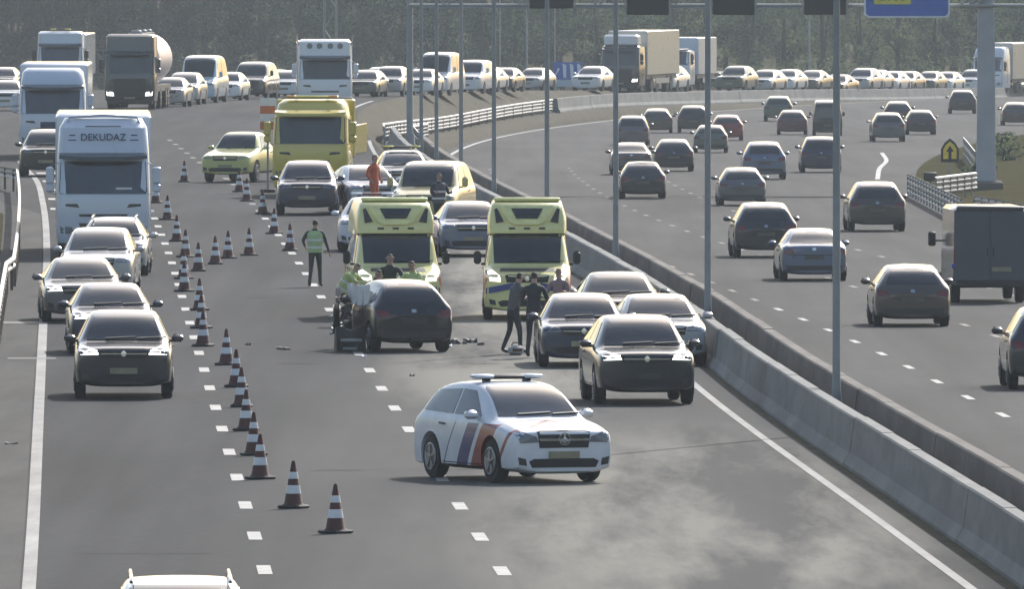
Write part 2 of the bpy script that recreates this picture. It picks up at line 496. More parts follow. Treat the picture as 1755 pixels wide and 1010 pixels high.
# sealed seams between the lanes, repairs and tyre marks
mottled('sealant', [(0.3, (0.030, 0.030, 0.031)), (0.7, (0.055, 0.054, 0.055))], scale=2.0, rough=1.0, spec=0.0)
for D, a, b in ((226, .6, 2.6), (404, 3.5, 9.5), (508, 3.5, 12)):
    line('cross_seam', lambda q, a=a, b=b: float(LEFT(q)) + (a + b) / 2, D, D + .05, b - a, road_l, mat='sealant', dz=0.004, step=.05)

# ------------------------------------------------------------------ median barriers and guard rails
def pix(px, py, D):
    """point at distance D behind a place in the photograph"""
    d = ray(px, py); t = D / d.y
    return Vector((d.x * t, D, CAM_H + d.z * t))
NJ = [(-.30, -.3), (-.30, .08), (-.19, .26), (-.115, .82), (-.095, .85), (.095, .85), (.115, .82), (.19, .26), (.30, .08), (.30, -.3)]
def barrier(fx, fz, D0, D1, mat, label, step=8.0):
    root = empty('concrete_barrier', (fx(D0), D0, fz(D0)))
    D = D0
    while D < D1 - 1:
        e = min(D + step, D1)
        mb = MB()
        j = random.uniform(-.008, .008)
        mb.loft([[(fx(q) + x + j - fx(D0), q - D0, fz(q) + z + j - fz(D0)) for x, z in NJ] for q in (D + .015, (D + e) / 2, e - .015)])
        mb.build('barrier_segment', mat, root, angle=20)
        D = e
    return tag(root, label, 'barrier', 'concrete barriers along the median')
barrier(lambda D: float(MED(D)) - .43, lambda D: 0.0 if D < 520 else gz(float(MED(D)) - .43, D), 150, 646, M['concrete'], 'pale concrete barrier nearest the closed carriageway, left of the lamp posts')
barrier(lambda D: float(MED(D)) + .47, lambda D: 0.0 if D < 520 else gz(float(MED(D)) + .47, D), 150, 610, M['concrete_dark'], 'brownish concrete barrier behind the first, right of the lamp posts')

WB = [(-.045, -.155), (.0, -.135), (.03, -.10), (.03, -.06), (-.02, -.02), (-.02, .02), (.03, .06), (.03, .10), (.0, .135), (-.045, .155)]
def guardrail(path, label, heights=(.60,), post_step=4.0, side=1, group='steel guard rails', mat='galvanised', post='galvanised', sink=0.35):
    """path: points on the ground"""
    path = [Vector(p) for p in path]
    o0 = path[0].copy()
    root = empty('guard_rail', o0)
    for h in heights:
        rings = []
        for i, p in enumerate(path):
            d = (path[min(i + 1, len(path) - 1)] - path[max(i - 1, 0)]); d.z = 0; d.normalize()
            nrm = Vector((d.y, -d.x, 0)) * side
            q = p - o0
            outer = [tuple(q + nrm * (x + .0) + Vector((0, 0, h + z))) for x, z in WB]
            inner = [tuple(q + nrm * (x - .006) + Vector((0, 0, h + z))) for x, z in reversed(WB)]
            rings.append(outer + inner)
        mb = MB(); mb.loft(rings); mb.build('rail_beam', M[mat], root, angle=25)
    top = max(heights)
    pm = MB(); pm.box((0, 0, (top + .1 - sink) / 2), (.07, .11, top + .1 + sink)); pme = pm.mesh('post')
    acc = 0.0
    for i in range(len(path) - 1):
        L = (path[i + 1] - path[i]).length
        while acc < L:
            q = path[i].lerp(path[i + 1], acc / L) - o0
            po = mesh_obj('post', pme, M[post], root); po.location = q
            acc += post_step
        acc -= L
    return tag(root, label, 'guard rail', group)
def onroad(fx, Ds):
    return [(fx(D), D, gz(fx(D), D)) for D in Ds]
guardrail(onroad(lambda D: float(LEFT(D)) - (0.92 if D < 380 else 0.76), np.arange(235, 521, 6.0)) + [(float(LEFT(545)) - 2.6, 545, 0), (float(LEFT(566)) - 5.2, 566, 0), (float(LEFT(585)) - 8.5, 585, 0)],
          'weathered steel guard rail with low posts along the left hard shoulder', (.62,), side=1, post='rust')
guardrail([(float(LEFT(D)) - 2.3 - (D - 360) * .012, D, 0) for D in np.arange(360, 540, 8.0)], 'second guard rail behind the first at the left edge of the picture', (.62,), side=1, post='rust')
guardrail([(float(MED(D)) - .75, D, gz(float(MED(D)) - .75, D) - .02) for D in np.arange(652, 936, 7.0)], 'long double steel guard rail curving away behind the lamp posts', (.34, .70), side=1, post_step=8)
barrier(lambda D: float(MED(D)) - .75, lambda D: gz(float(MED(D)) - .75, D), 934, 1300, M['concrete'], 'low pale concrete barrier sweeping across behind the right carriageway')
guardrail([(float(MED(D)) + .55, D, gz(float(MED(D)) + .55, D) - .02) for D in np.arange(632, 760, 7.0)], 'short double steel guard rail where the concrete barriers end', (.30, .62), side=1)
ga, gb = at(1556, 335), at(1648, 384)
gp = [ga.lerp(gb, i / 8) for i in range(9)]
guardrail([(p.x, p.y, gz(p.x, p.y)) for p in gp], 'double steel guard rail ending behind the dark grey van', (.35, .72), side=-1)
ga, gb = at(1604, 344), at(1674, 335)
guardrail([(p.x, p.y, gz(p.x, p.y)) for p in [ga.lerp(gb, i / 4) for i in range(5)]], 'short pale guard rail below the yellow diversion sign', (.38, .74), post_step=1.5, side=1)
ga, gb = at(1652, 272), at(1672, 300)
guardrail([(p.x, p.y, gz(p.x, p.y)) for p in [ga.lerp(gb, i / 4) for i in range(5)]], 'guard rail end just left of the grey gantry pillar', (.45, .85), post_step=3, side=-1)
ga, gb = at(1670, 372), at(1790, 398)
guardrail([(p.x, p.y, gz(p.x, p.y)) for p in [ga.lerp(gb, i / 4) for i in range(5)]], 'guard rail on the grass verge above the dark grey van roof', (.62,), post_step=4, side=-1)

# ------------------------------------------------------------------ lamp posts in the median
def lamp_post(x, D, z, label, h=14.0, r0=0.072, r1=0.048, arm=1.6, group='lamp posts in the median', mat='pole_grey'):
    root = empty('lamp_post', (x, D, z))
    MB().lathe([(r0 * 1.5, -.3), (r0 * 1.5, .05), (r0 * 1.05, .9), (r0, 1.0), (r1, h)], 14).build('pole', M[mat], root)
    for s in ((-1, 1) if arm else ()):
        MB().tube([(0, 0, h - .1), (s * .4, 0, h + .12), (s * arm, 0, h + .2)], .035).build('bracket_arm', M[mat], root)
        MB().box((s * (arm + .3), 0, h + .2), (.75, .26, .12), .04).build('lamp_head', M[mat], root)
    return tag(root, label, 'lamp post', group)
desc = ['nearest lamp post in the median, with its foot left of the last lane dashes', 'second nearest lamp post in the median, behind the silver blue car',
        'third nearest lamp post in the median, right of the second ambulance', 'lamp post above the second ambulance roof in the median', 'lamp post in the median right of the yellow van',
        'lamp post rising beside the yellow van roof', 'lamp post above the yellow van where the barrier curves', 'farthest lamp post of the median row, beside the gantry leg']
for px, ds in zip((1435, 1213, 1055, 938, 847, 790, 748, 722), desc):
    Ds = np.arange(200, 660, 0.5)
    j = int(np.argmin(np.abs(877.5 + MED(Ds) * F_PX / Ds - px)))
    D = float(Ds[j]); x = float(MED(D))
    lamp_post(x, D, gz(x, D), ds)
for px, D, ds, r in ((903, 1240, 'thin pale lamp post far behind the queue, left of the blue arrow board', .09), (1387, 1290, 'thin pale lamp post far behind the queue at the right', .09), (951, 1270, 'faint thin lamp post above the blue arrow board', .06), (857, 1255, 'faint thin lamp post against the trees left of the pale post', .06)):
    x = (px - 877.5) * D / F_PX
    lamp_post(x, D, gz(x, D), ds, h=16, r0=r, r1=r * .8, arm=1.4, group='lamp posts far behind the queue', mat='galvanised')
# lattice mast behind the white lorry
mx, mD = (566 - 877.5) * 860 / F_PX, 860.0
root = empty('lattice_mast', (mx, mD, gz(mx, mD)))
for sx in (-1, 1):
    for sy in (-1, 1):
        MB().tube([(sx * .36, sy * .36, -.3), (sx * .2, sy * .2, 18)], .07, 6).build('mast_leg', M['galvanised'], root)
for i in range(16):
    z0, z1 = i * 1.1 + .3, i * 1.1 + 1.4
    a = .36 - .16 * z0 / 18; b = .36 - .16 * z1 / 18
    s = 1 if i % 2 else -1
    for sy in (-1, 1):
        MB().tube([(-s * a, sy * a, z0), (s * b, sy * b, z1)], .03, 5).build('brace', M['galvanised'], root)
tag(root, 'pale four legged lattice mast behind the white lorry', 'mast')

# ------------------------------------------------------------------ gantry over the right carriageway
GD = 612.0
gl = Vector((float(MED(616)) + .05, 616.0, gz(float(MED(616)), 616.0)))
gr_ = at(1690, 345); gx_ = (1690 - 877.5) * GD / F_PX; gr_ = Vector((gx_, GD, gz(gx_, GD)))
zlow = pix(1000, 9, GD).z
root = empty('sign_gantry', gr_)
loc = lambda p: Vector(p) - gr_
def seg(name, a, b, r, n=8, mat='galvanised', par=None):
    return MB().tube([loc(a), loc(b)], r, n).build(name, M[mat], par or root)
pb = MB()
hgt = zlow + 2.0 - gr_.z
pb.loft([[(x * k, y * k, z) for x, y in ((-.36, -.3), (-.30, -.36), (.30, -.36), (.36, -.3), (.36, .3), (.30, .36), (-.30, .36), (-.36, .3))] for z, k in ((-.4, 1.1), (.6, 1.08), (2.0, 1.0), (hgt, .84))])
pb.build('pillar', M['pillar_grey'], root)
MB().box((0, 0, .1), (1.3, 1.3, .5), .08).build('footing', M['concrete_dark'], root)
pb = MB(); o = loc(gl)
pb.lathe([(.2, -.4), (.2, .8), (.13, .9), (.12, zlow + 2 - gl.z)], 12, Matrix.Translation(o)); pb.build('pillar', M['pole_grey'], root)
x0, x1 = gl.x, gr_.x + 4.0
for zz in (0.0, 1.25):
    for yy in (-.5, .5):
        seg('truss_chord', (x0, GD + yy, zlow + zz), (x1, GD + yy, zlow + zz), .075, mat='pole_grey')
n = 18
for i in range(n):
    a = x0 + (x1 - x0) * i / n; b = x0 + (x1 - x0) * (i + 1) / n
    seg('truss_brace', (a, GD - .5, zlow + (0 if i % 2 else 1.25)), (b, GD - .5, zlow + (1.25 if i % 2 else 0)), .035, 6)
for px in (1110, 1257, 1414, 945):
    c = pix(px, 25 if px > 1000 else 14, GD - .9)
    w = 1.62 if px > 1000 else 1.7
    bx = MB(); bx.box(loc((c.x, GD - .95, c.z + .95)), (w, .38, 1.9), .04); sg = bx.build('matrix_sign', M['black_plastic'], root)
    for sx in (-1, 1):
        fr = MB(); fr.box(loc((c.x + sx * (w / 2 + .06), GD - .95, c.z + .8)), (.07, .3, 2.3)); fr.build('sign_bracket', M['galvanised'], sg)
    hd = MB(); hd.box(loc((c.x, GD - 1.25, c.z + 1.93)), (w + .1, .7, .05)); hd.build('sign_hood', M['black_plastic'], sg)
for a, b in ((1150, 1214), (1300, 1372), (990, 1068), (722, 900)):
    p, q = pix(a, 14, GD), pix(b, 14, GD)
    wk = MB(); wk.box(loc(((p.x + q.x) / 2, GD - .62, zlow - .08)), (q.x - p.x, .3, .05)); wk.build('walkway_rail', M['galvanised'], root)
# the blue direction board, its lower edge in the picture
c0, c1 = pix(1481, 30, GD - .9), pix(1628, 30, GD - .9)
bw, bh = c1.x - c0.x, 3.2
def rrect(w, h, r, n=5):
    pts = []
    for cx, cz, a0 in ((w/2 - r, h/2 - r, 0), (-w/2 + r, h/2 - r, 90), (-w/2 + r, -h/2 + r, 180), (w/2 - r, -h/2 + r, 270)):
        for k in range(n + 1):
            a = R(a0 + 90 * k / n); pts.append((cx + r * math.cos(a), cz + r * math.sin(a)))
    return pts
cc = loc(((c0.x + c1.x) / 2, GD - .9, c0.z + bh / 2))
simple('sign_blue', (0.045, 0.13, 0.46), 0.45); simple('sign_white', (0.72, 0.74, 0.78), 0.5); simple('sign_yellow', (0.66, 0.60, 0.10), 0.5); simple('sign_black', (0.02, 0.02, 0.02), 0.5)
T = Matrix.Translation
b_ = MB(); b_.prism(rrect(bw, bh, .2), 0, .06, T(cc)); board = b_.build('direction_board', M['sign_white'], root)
b_ = MB(); b_.prism(rrect(bw - .14, bh - .14, .16), -.012, 0.0, T(cc)); b_.build('board_face', M['sign_blue'], board)
ylo = pix(1500, 6, GD - .9).z; yp0, yp1 = pix(1498, 6, GD - .9), pix(1561, 6, GD - .9)
pw = yp1.x - yp0.x
b_ = MB(); b_.prism(rrect(pw, .62, .05), -.026, -.014, T(loc(((yp0.x + yp1.x) / 2, GD - .9, ylo + .29)))); b_.build('yellow_panel', M['sign_yellow'], board)
tm = text_mesh('2068', .52, extrude=.003); to = mesh_obj('lettering', tm, M['sign_black'], board); to.location = loc(((yp0.x + yp1.x) / 2, GD - .932, ylo + .29))
for i in range(3):
    a_ = pix(1636 + i * 16, 14, GD - .6); seg('cable_tray', (a_.x, GD - .5, a_.z), (a_.x + .5, GD - .5, a_.z + .35), .04)
tag(root, 'tall sign gantry with dark matrix signs and a blue board on a grey pillar', 'gantry')

# yellow diversion sign
p = at(1628, 326)
root = empty('diversion_sign', p)
s_ = F_PX / p.y
zt = pix(1628, 237, p.y).z - p.z; zb = pix(1628, 278, p.y).z - p.z
hw = 15.5 / s_
MB().tube([(0, .05, -.3), (0, .05, zt - .1)], .045).build('post', M['pole_grey'], root)
house = lambda k: [(-hw * k, zb + (1 - k) * .5), (hw * k, zb + (1 - k) * .5), (hw * k, zb + (zt - zb) * .55), (hw * .62 * k, zt - .18 - (1 - k) * .3), (0, zt - (1 - k) * .45), (-hw * .62 * k, zt - .18 - (1 - k) * .3), (-hw * k, zb + (zt - zb) * .55)]
b_ = MB(); b_.prism(house(1.0), -.03, .0); bd = b_.build('board', M['sign_black'], root)
simple('diversion_yellow', (0.72, 0.55, 0.06), 0.5)
b_ = MB(); b_.prism(house(.74), -.045, -.032); b_.build('board_face', M['diversion_yellow'], bd)
zm = zb + (zt - zb) * .42
b_ = MB(); b_.prism([(-.06, zm - .28), (.06, zm - .28), (.06, zm + .02), (.15, zm + .02), (0, zm + .26), (-.15, zm + .02), (-.06, zm + .02)], -.058, -.047); b_.build('arrow', M['sign_black'], bd)
tag(root, 'yellow house shaped diversion sign with black border and arrow on a post', 'sign')
p = at(1594, 330)
root = empty('control_cabinet', p)
MB().box((0, 0, .62), (.5, .4, .34), .03).build('cabinet', M['black_plastic'], root)
MB().box((0, 0, .22), (.12, .12, .5)).build('leg', M['pole_grey'], root)
MB().box((0, -.21, .64), (.42, .03, .26), .01).build('door', M['dark_trim'], root)
tag(root, 'small black roadside cabinet left of the yellow diversion sign', 'cabinet')
# blue arrow board behind the median rail
D = 1000.0
x = (973 - 877.5) * D / F_PX
root = empty('arrow_board', (x, D, gz(x, D)))
z0 = pix(973, 136, D).z - gz(x, D); z1 = pix(973, 106, D).z - gz(x, D)
for sx in (-.7, .7): MB().tube([(sx, .06, -.3), (sx, .06, z1)], .05).build('post', M['pole_grey'], root)
b_ = MB(); b_.prism(rrect(1.85, z1 - z0, .08), 0, .05, T((0, 0, (z0 + z1) / 2))); bd = b_.build('board', M['sign_blue'], root)
h2 = (z1 - z0) / 2 * .8
for k, xx in enumerate((-.18, .28, .74)):
    b_ = MB(); b_.prism([(xx - .09, -h2), (xx + .09, -h2), (xx + .09, h2 * .75), (xx - .04, h2), (xx - .16, h2)], -.02, -.004, T((0, 0, (z0 + z1) / 2))); b_.build('arrow_stripe', M['sign_white'], bd)
b_ = MB(); b_.prism([(-.8, -.25), (-.72, -.25), (-.5, .12), (-.62, .2)], -.02, -.004, T((0, 0, (z0 + z1) / 2))); b_.build('arrow_stripe', M['sign_white'], bd)
b_ = MB(); b_.prism(rrect(2.0, .42, .05), 0.0, .05, T((0, 0, z0 - .25))); b_.build('lower_panel', P('pale_blue'), root)
tag(root, 'blue board with white upright stripes standing in front of the queue', 'sign')

# ------------------------------------------------------------------ vehicle shapes
def evaluated(me, levels=0, cutter=None, name='tmp'):
    o = bpy.data.objects.new(name, me); COL.objects.link(o)
    if levels:
        s = o.modifiers.new('s', 'SUBSURF'); s.levels = levels; s.render_levels = levels
    c = None
    if cutter is not None:
        c = bpy.data.objects.new('cut', cutter); COL.objects.link(c)
        b = o.modifiers.new('b', 'BOOLEAN'); b.operation = 'DIFFERENCE'; b.solver = 'EXACT'; b.object = c
    dg = bpy.context.evaluated_depsgraph_get()
    r = bpy.data.meshes.new_from_object(o.evaluated_get(dg))
    bpy.data.objects.remove(o)
    if c is not None: bpy.data.objects.remove(c)
    r.materials.clear()
    return r

def bvh_of(me):
    return BVHTree.FromPolygons([tuple(v.co) for v in me.vertices], [tuple(p.vertices) for p in me.polygons])

def panel(bvh, poly, axis, name, off=.006, step=.09, thick=.02):
    """a plate lying on a body: outline drawn as seen along an axis and laid on the surface"""
    bm = bmesh.new()
    bm.faces.new([bm.verts.new((u, v, 0)) for u, v in poly])
    us = [p[0] for p in poly]; vs = [p[1] for p in poly]
    for lo, hi, nrm in ((min(us), max(us), (1, 0, 0)), (min(vs), max(vs), (0, 1, 0))):
        n = int((hi - lo) / step)
        for i in range(1, n + 1):
            c = lo + (hi - lo) * i / (n + 1)
            bmesh.ops.bisect_plane(bm, geom=bm.verts[:] + bm.edges[:] + bm.faces[:], plane_co=Vector(nrm) * c, plane_no=nrm)
    d = {'front': Vector((0, 1, 0)), 'rear': Vector((0, -1, 0)), 'right': Vector((-1, 0, 0)), 'left': Vector((1, 0, 0)), 'top': Vector((0, 0, -1))}[axis]
    for v in bm.verts:
        u, w = v.co.x, v.co.y
        if axis in ('front', 'rear'): p = Vector((u, 0, w))
        elif axis == 'top': p = Vector((u, w, 0))
        else: p = Vector((0, u, w))
        o = p - d * 20
        loc, nor, i, dist = bvh.ray_cast(o, d)
        if loc is None:
            loc, nor, i, dist = bvh.find_nearest(p - d * 1.5)
        if nor.dot(d) > 0: nor = -nor
        v.co = loc + nor * off - d * off * .5
    be = [e for e in bm.edges if e.is_boundary]
    r = bmesh.ops.extrude_edge_only(bm, edges=be)
    for v in r['geom']:
        if isinstance(v, bmesh.types.BMVert): v.co += d * thick
    bmesh.ops.recalc_face_normals(bm, faces=bm.faces)
    for f in bm.faces:
        if abs(f.normal.dot(d)) > .2 and f.normal.dot(d) > 0 and not any(e.is_boundary for e in f.edges): f.normal_flip()
    me = bpy.data.meshes.new(name); bm.to_mesh(me); bm.free()
    return finish(me, 50)

def mirror_poly(p): return [(-x, z) for x, z in reversed(p)]

def wheel_meshes(r, w=.2):
    t = MB(); t.lathe([(r * .62, -w / 2), (r * .93, -w / 2), (r, -w / 2 + .035), (r, w / 2 - .035), (r * .93, w / 2), (r * .62, w / 2)], 24, Matrix.Rotation(R(90), 4, 'Y'), cap=True)
    m = MB(); Y = Matrix.Rotation(R(90), 4, 'Y')
    m.lathe([(r * .64, 0), (r * .66, .02), (r * .6, .028), (r * .55, .012), (.001, .012)], 20, Y, cap=False)
    for k in range(5):
        a = 2 * math.pi * k / 5
        m.box((0, 0, 0), (.02, r * .15, r * .5), 0, T((.024, 0, 0)) @ Matrix.Rotation(a, 4, 'X') @ T((0, 0, r * .32)))
    m.lathe([(r * .14, .015), (r * .14, .04), (r * .10, .045)], 12, Y)
    return t.mesh('wheel', 35), m.mesh('rim', 35)

ARCH = {}
def car_arch(name, L, W, H, hf, hr, c, wt, rr, rg, zrg, gc=.19, rw=.64, r=.325, wb0=.86, wb1=None, sedan=False, bed=None, front='car', level=2, grille_h=.16, hl_drop=0.0):
    wb1 = wb1 if wb1 else L - .82
    hw = W / 2
    S = []
    def st(y, zl, zt, wf, top, zb=None, zl_w=.965):
        S.append((y, zl, zb if zb is not None else zt - .07, zt, hw * wf, hw * top, zl_w))
    st(0.00, gc + .04, hf - .09, .87, .74)
    st(0.06, gc, hf - .025, .94, .78)
    st(0.24, gc - .01, hf, .975, .79)
    st(c * .55, gc, hf + (hr - hf) * .62, 1.0, .80)
    st(c, gc, hr, 1.0, .80)
    zb = lambda y: hr - .03 + (zrg - hr + .02) * (y - c) / (rg - c)
    mid = c + (wt - c) * .5
    st(mid, gc, hr + (H - .05 - hr) * .58, 1.0, .80 + (rw - .80) * .55, zb(mid))
    st(wt, gc, H - .065, 1.0, rw, zb(wt))
    st(wt + (rr - wt) * .4, gc, H, 1.0, rw, zb(wt + (rr - wt) * .4))
    st(rr, gc, H - .085, 1.0, rw * .97, zb(rr))
    if bed:
        st(rr + .1, gc, hr + .25, 1.0, rw * 1.02, zb(rr))
        st(rg, gc, zrg, 1.0, .92, zrg - .05)
    else:
        st(rr + (rg - rr) * .55, gc, zrg + (H - .055 - zrg) * .5, 1.0, (rw + .80) / 2, zb(rr + (rg - rr) * .55))
        st(rg, gc, zrg, .995, .80)
    if sedan or bed:
        st((rg + L) / 2, gc, zrg, .985, .82 if not bed else .95)
    st(L - .10, gc, zrg - (.09 if not sedan else .02), .97, .78 if not bed else .94)
    st(L - .02, gc + .05, zrg - (.20 if not sedan else .12), .93, .76 if not bed else .92)
    v, f = [], []
    rings = []
    for y, zl, zbv, zt, w, wtp, zw in S:
        zm = zl + .46 * (zbv - zl)
        half = [(0, zl), (w * zw * .72, zl), (w * zw, zl + .09), (w, zm), (w * .985, zbv - .07), (w * .955, zbv), (wtp + (w * .955 - wtp) * .10, zt - (zt - zbv) * .14), (wtp * .93, zt - min(.02, (zt - zbv) * .2)), (wtp * .5, zt + .0), (0, zt + .004)]
        ring = half + [(-x, z) for x, z in reversed(half[1:-1])]
        rings.append([(x, y - L / 2, z) for x, z in ring])
    n = len(rings[0])
    for q in rings: v += q
    for i in range(len(rings) - 1):
        for j in range(n):
            k = (j + 1) % n
            f.append((i * n + j, (i + 1) * n + j, (i + 1) * n + k, i * n + k))
    for base, flip in ((0, False), ((len(rings) - 1) * n, True)):
        for j in range(9):
            a, b_ = j, j + 1
            la, lb = (n - a) % n, (n - b_) % n
            q = [base + a, base + b_, base + lb, base + la]
            q2 = []
            for t_ in q:
                if t_ not in q2: q2.append(t_)
            if len(q2) >= 3: f.append(tuple(q2 if not flip else reversed(q2)))
    me = bpy.data.meshes.new(name); me.from_pydata(v, [], f)
    bm = bmesh.new(); bm.from_mesh(me); bmesh.ops.recalc_face_normals(bm, faces=bm.faces)
    cr = bm.edges.layers.float.new('crease_edge')
    for e in bm.edges:
        a_, b_ = sorted((e.verts[0].index, e.verts[1].index))
        i0, j0, i1, j1 = a_ // n, a_ % n, b_ // n, b_ % n
        if j0 == j1: e[cr] = {2: .6, 4: .25, 5: .45, 6: .2, 7: .25}.get(min(j0, n - j0), 0)
        elif i0 == i1 and i0 in (0, len(rings) - 1): e[cr] = .45
        elif i0 == i1 and i0 == 4: e[cr] = .4
    bm.to_mesh(me); bm.free()
    smooth = evaluated(me, level)
    bvh = bvh_of(smooth)
    cut = MB(); Y = Matrix.Rotation(R(90), 4, 'Y')
    ys = (wb0 - L / 2, wb1 - L / 2)
    for yy in ys:
        for s in (-1, 1):
            cut.lathe([(r + .055, -.2), (r + .055, .3)], 24, T((s * (hw - .06), yy, r + .01)) @ Matrix.Rotation(R(90 * s), 4, 'Y'))
    body = evaluated(me, level, cut.mesh('cut'))
    finish(body, 35); body.name = name + '_body'
    parts = []
    def pn(part, poly, axis, mat, **kw): parts.append((part, panel(bvh, poly, axis, part, **kw), mat, None))
    # glass
    wtop = hw * rw * .90; wbot = hw * .745
    pn('windscreen', [(-wbot, hr + .035), (wbot, hr + .035), (wtop + .02, H - .14), (wtop - .03, H - .105), (-wtop + .03, H - .105), (-wtop - .02, H - .14)], 'front', 'glass')
    if bed: pn('rear_window', [(-wtop, zrg + .2), (-wtop, H - .15), (wtop, H - .15), (wtop, zrg + .2)], 'rear', 'glass')
    else: pn('rear_window', [(-hw * .70, zrg + .025), (-wtop * .97, H - .155), (-wtop * .9, H - .125), (wtop * .9, H - .125), (wtop * .97, H - .155), (hw * .70, zrg + .025)], 'rear', 'glass')
    yb = wt + (rr - wt) * .38 - L / 2
    o = -L / 2
    f1 = [(c + .38 + o, hr + .03), (yb - .04, zb(yb - o) + .06), (yb - .04, H - .15), (wt + .16 + o, H - .165), (c + .52 + o, hr + .13)]
    r1 = [(yb + .04, zb(yb - o) + .06), (rr + (rg - rr) * .35 + o, zb(rr) + .08), (rr - .02 + o, H - .19), (yb + .04, H - .15)]
    for ax in ('left', 'right'):
        pn('side_window', f1, ax, 'glass'); pn('side_window', r1, ax, 'glass')
        pn('sill', [(wb0 + r + .1 + o, gc + .03), (wb1 - r - .1 + o, gc + .03), (wb1 - r - .1 + o, gc + .13), (wb0 + r + .1 + o, gc + .13)], ax, 'black_plastic')
        if level >= 2: pn('door_handle', [(yb + .25, hr - .14), (yb + .45, hr - .13), (yb + .45, hr - .10), (yb + .25, hr - .11)], ax, 'dark_trim', off=.02)
    # front
    hl = [(hw * .50, hf - .15), (hw * .86, hf - .16), (hw * .895, hf - .02), (hw * .80, hf + .0), (hw * .54, hf - .07)]
    if hl_drop: hl = [(hw * .48, hf - .22), (hw * .82, hf - .23), (hw * .90, hf - .07), (hw * .80, hf - .045), (hw * .52, hf - .13)]
    if front == 'van': hl = [(hw * .60, hf - .20), (hw * .84, hf - .18), (hw * .89, hf + .02), (hw * .80, hf + .06), (hw * .62, hf - .07)]
    pn('headlight', hl, 'front', 'lens'); pn('headlight', mirror_poly(hl), 'front', 'lens')
    zg = hf - .06
    pn('grille', [(-hw * .46, zg - grille_h), (hw * .46, zg - grille_h), (hw * .50, zg), (hw * .42, zg + .02), (-hw * .42, zg + .02), (-hw * .50, zg)], 'front', 'black_plastic')
    pn('lower_intake', [(-hw * .60, gc + .10), (hw * .60, gc + .10), (hw * .66, gc + .20), (hw * .56, gc + .24), (-hw * .56, gc + .24), (-hw * .66, gc + .20)], 'front', 'black_plastic')
    for s in (0, 1):
        fg = [(hw * .70, gc + .13), (hw * .84, gc + .15), (hw * .86, gc + .27), (hw * .72, gc + .24)]
        pn('fog_light', fg if s else mirror_poly(fg), 'front', 'dark_trim')
    zp = gc + .30
    pn('number_plate', [(-.26, zp - .055), (.26, zp - .055), (.26, zp + .055), (-.26, zp + .055)], 'front', 'plate_yellow', off=.02)
    if level >= 2:
        bd = [(.055 * math.cos(R(45 * q)), zg - grille_h / 2 + .055 * math.sin(R(45 * q))) for q in range(8)]
        pn('badge', bd, 'front', 'chrome', off=.025)
        pn('badge', [(-.05, zrg - .17), (-.05, zrg - .10), (.05, zrg - .10), (.05, zrg - .17)], 'rear', 'chrome', off=.012)
        pn('grille_bar', [(-hw * .46, zg - grille_h * .55), (hw * .46, zg - grille_h * .55), (hw * .46, zg - grille_h * .42), (-hw * .46, zg - grille_h * .42)], 'front', 'chrome' if front != 'van' else 'dark_trim', off=.016)
        pn('tailgate_seam', [(-hw * .76, zrg - .30), (-hw * .76, zrg - .285), (hw * .76, zrg - .285), (hw * .76, zrg - .30)], 'rear', 'black_plastic', off=.003)
        for s in (-1, 1):
            wpx = [(-.05, hr + .05), (.52, hr + .075), (.52, hr + .09), (-.05, hr + .065)]
            pn('wiper', [(x - .30 * s, z) for x, z in wpx], 'front', 'black_plastic', off=.022)
    # rear
    tl = [(hw * .58, zrg - .25), (hw * .90, zrg - .27), (hw * .93, zrg - .10), (hw * .66, zrg - .13)]
    if front == 'van' : tl = [(hw * .86, 1.0), (hw * .94, 1.0), (hw * .94, 1.45), (hw * .86, 1.45)]
    if bed: tl = [(hw * .84, zrg - .45), (hw * .93, zrg - .45), (hw * .93, zrg - .12), (hw * .84, zrg - .12)]
    pn('tail_light', tl, 'rear', 'tail_red'); pn('tail_light', mirror_poly(tl), 'rear', 'tail_red')
    zp = min(zrg - .33, .72) if not sedan else .66
    pn('number_plate', [(-.26, zp - .055), (-.26, zp + .055), (.26, zp + .055), (.26, zp - .055)], 'rear', 'plate_yellow', off=.015)
    pn('rear_bumper', [(-hw * .80, gc + .12), (-hw * .84, gc + .25), (hw * .84, gc + .25), (hw * .80, gc + .12)], 'rear', 'dark_trim')
    if not bed and front != 'van': pn('brake_light', [(-.16, H - .12), (-.16, H - .10), (.16, H - .10), (.16, H - .12)], 'rear', 'tail_red')
    for s in (-1, 1):
        mb = MB()
        if front == 'van': mb.box((s * (hw + .12), c + .25 - L / 2, hr + .16), (.17, .12, .30), .05)
        else: mb.box((s * (hw + .085), c + .42 - L / 2, hr + .06), (.22, .14, .15), .05)
        mb.box((s * (hw - .03), c + .45 - L / 2, hr + .01), (.14, .06, .05))
        parts.append(('door_mirror', mb.mesh('door_mirror'), 'BODY', None))
    wm, rm = wheel_meshes(r)
    for yy in ys:
        for s in (-1, 1):
            parts.append(('wheel', wm, 'tyre', (Vector((s * (hw - .12), yy, r)), s)))
    ARCH[name] = dict(body=body, parts=parts, rim=rm, L=L, W=W, H=H, hf=hf, hr=hr, c=c, bvh=bvh, r=r)
    return ARCH[name]

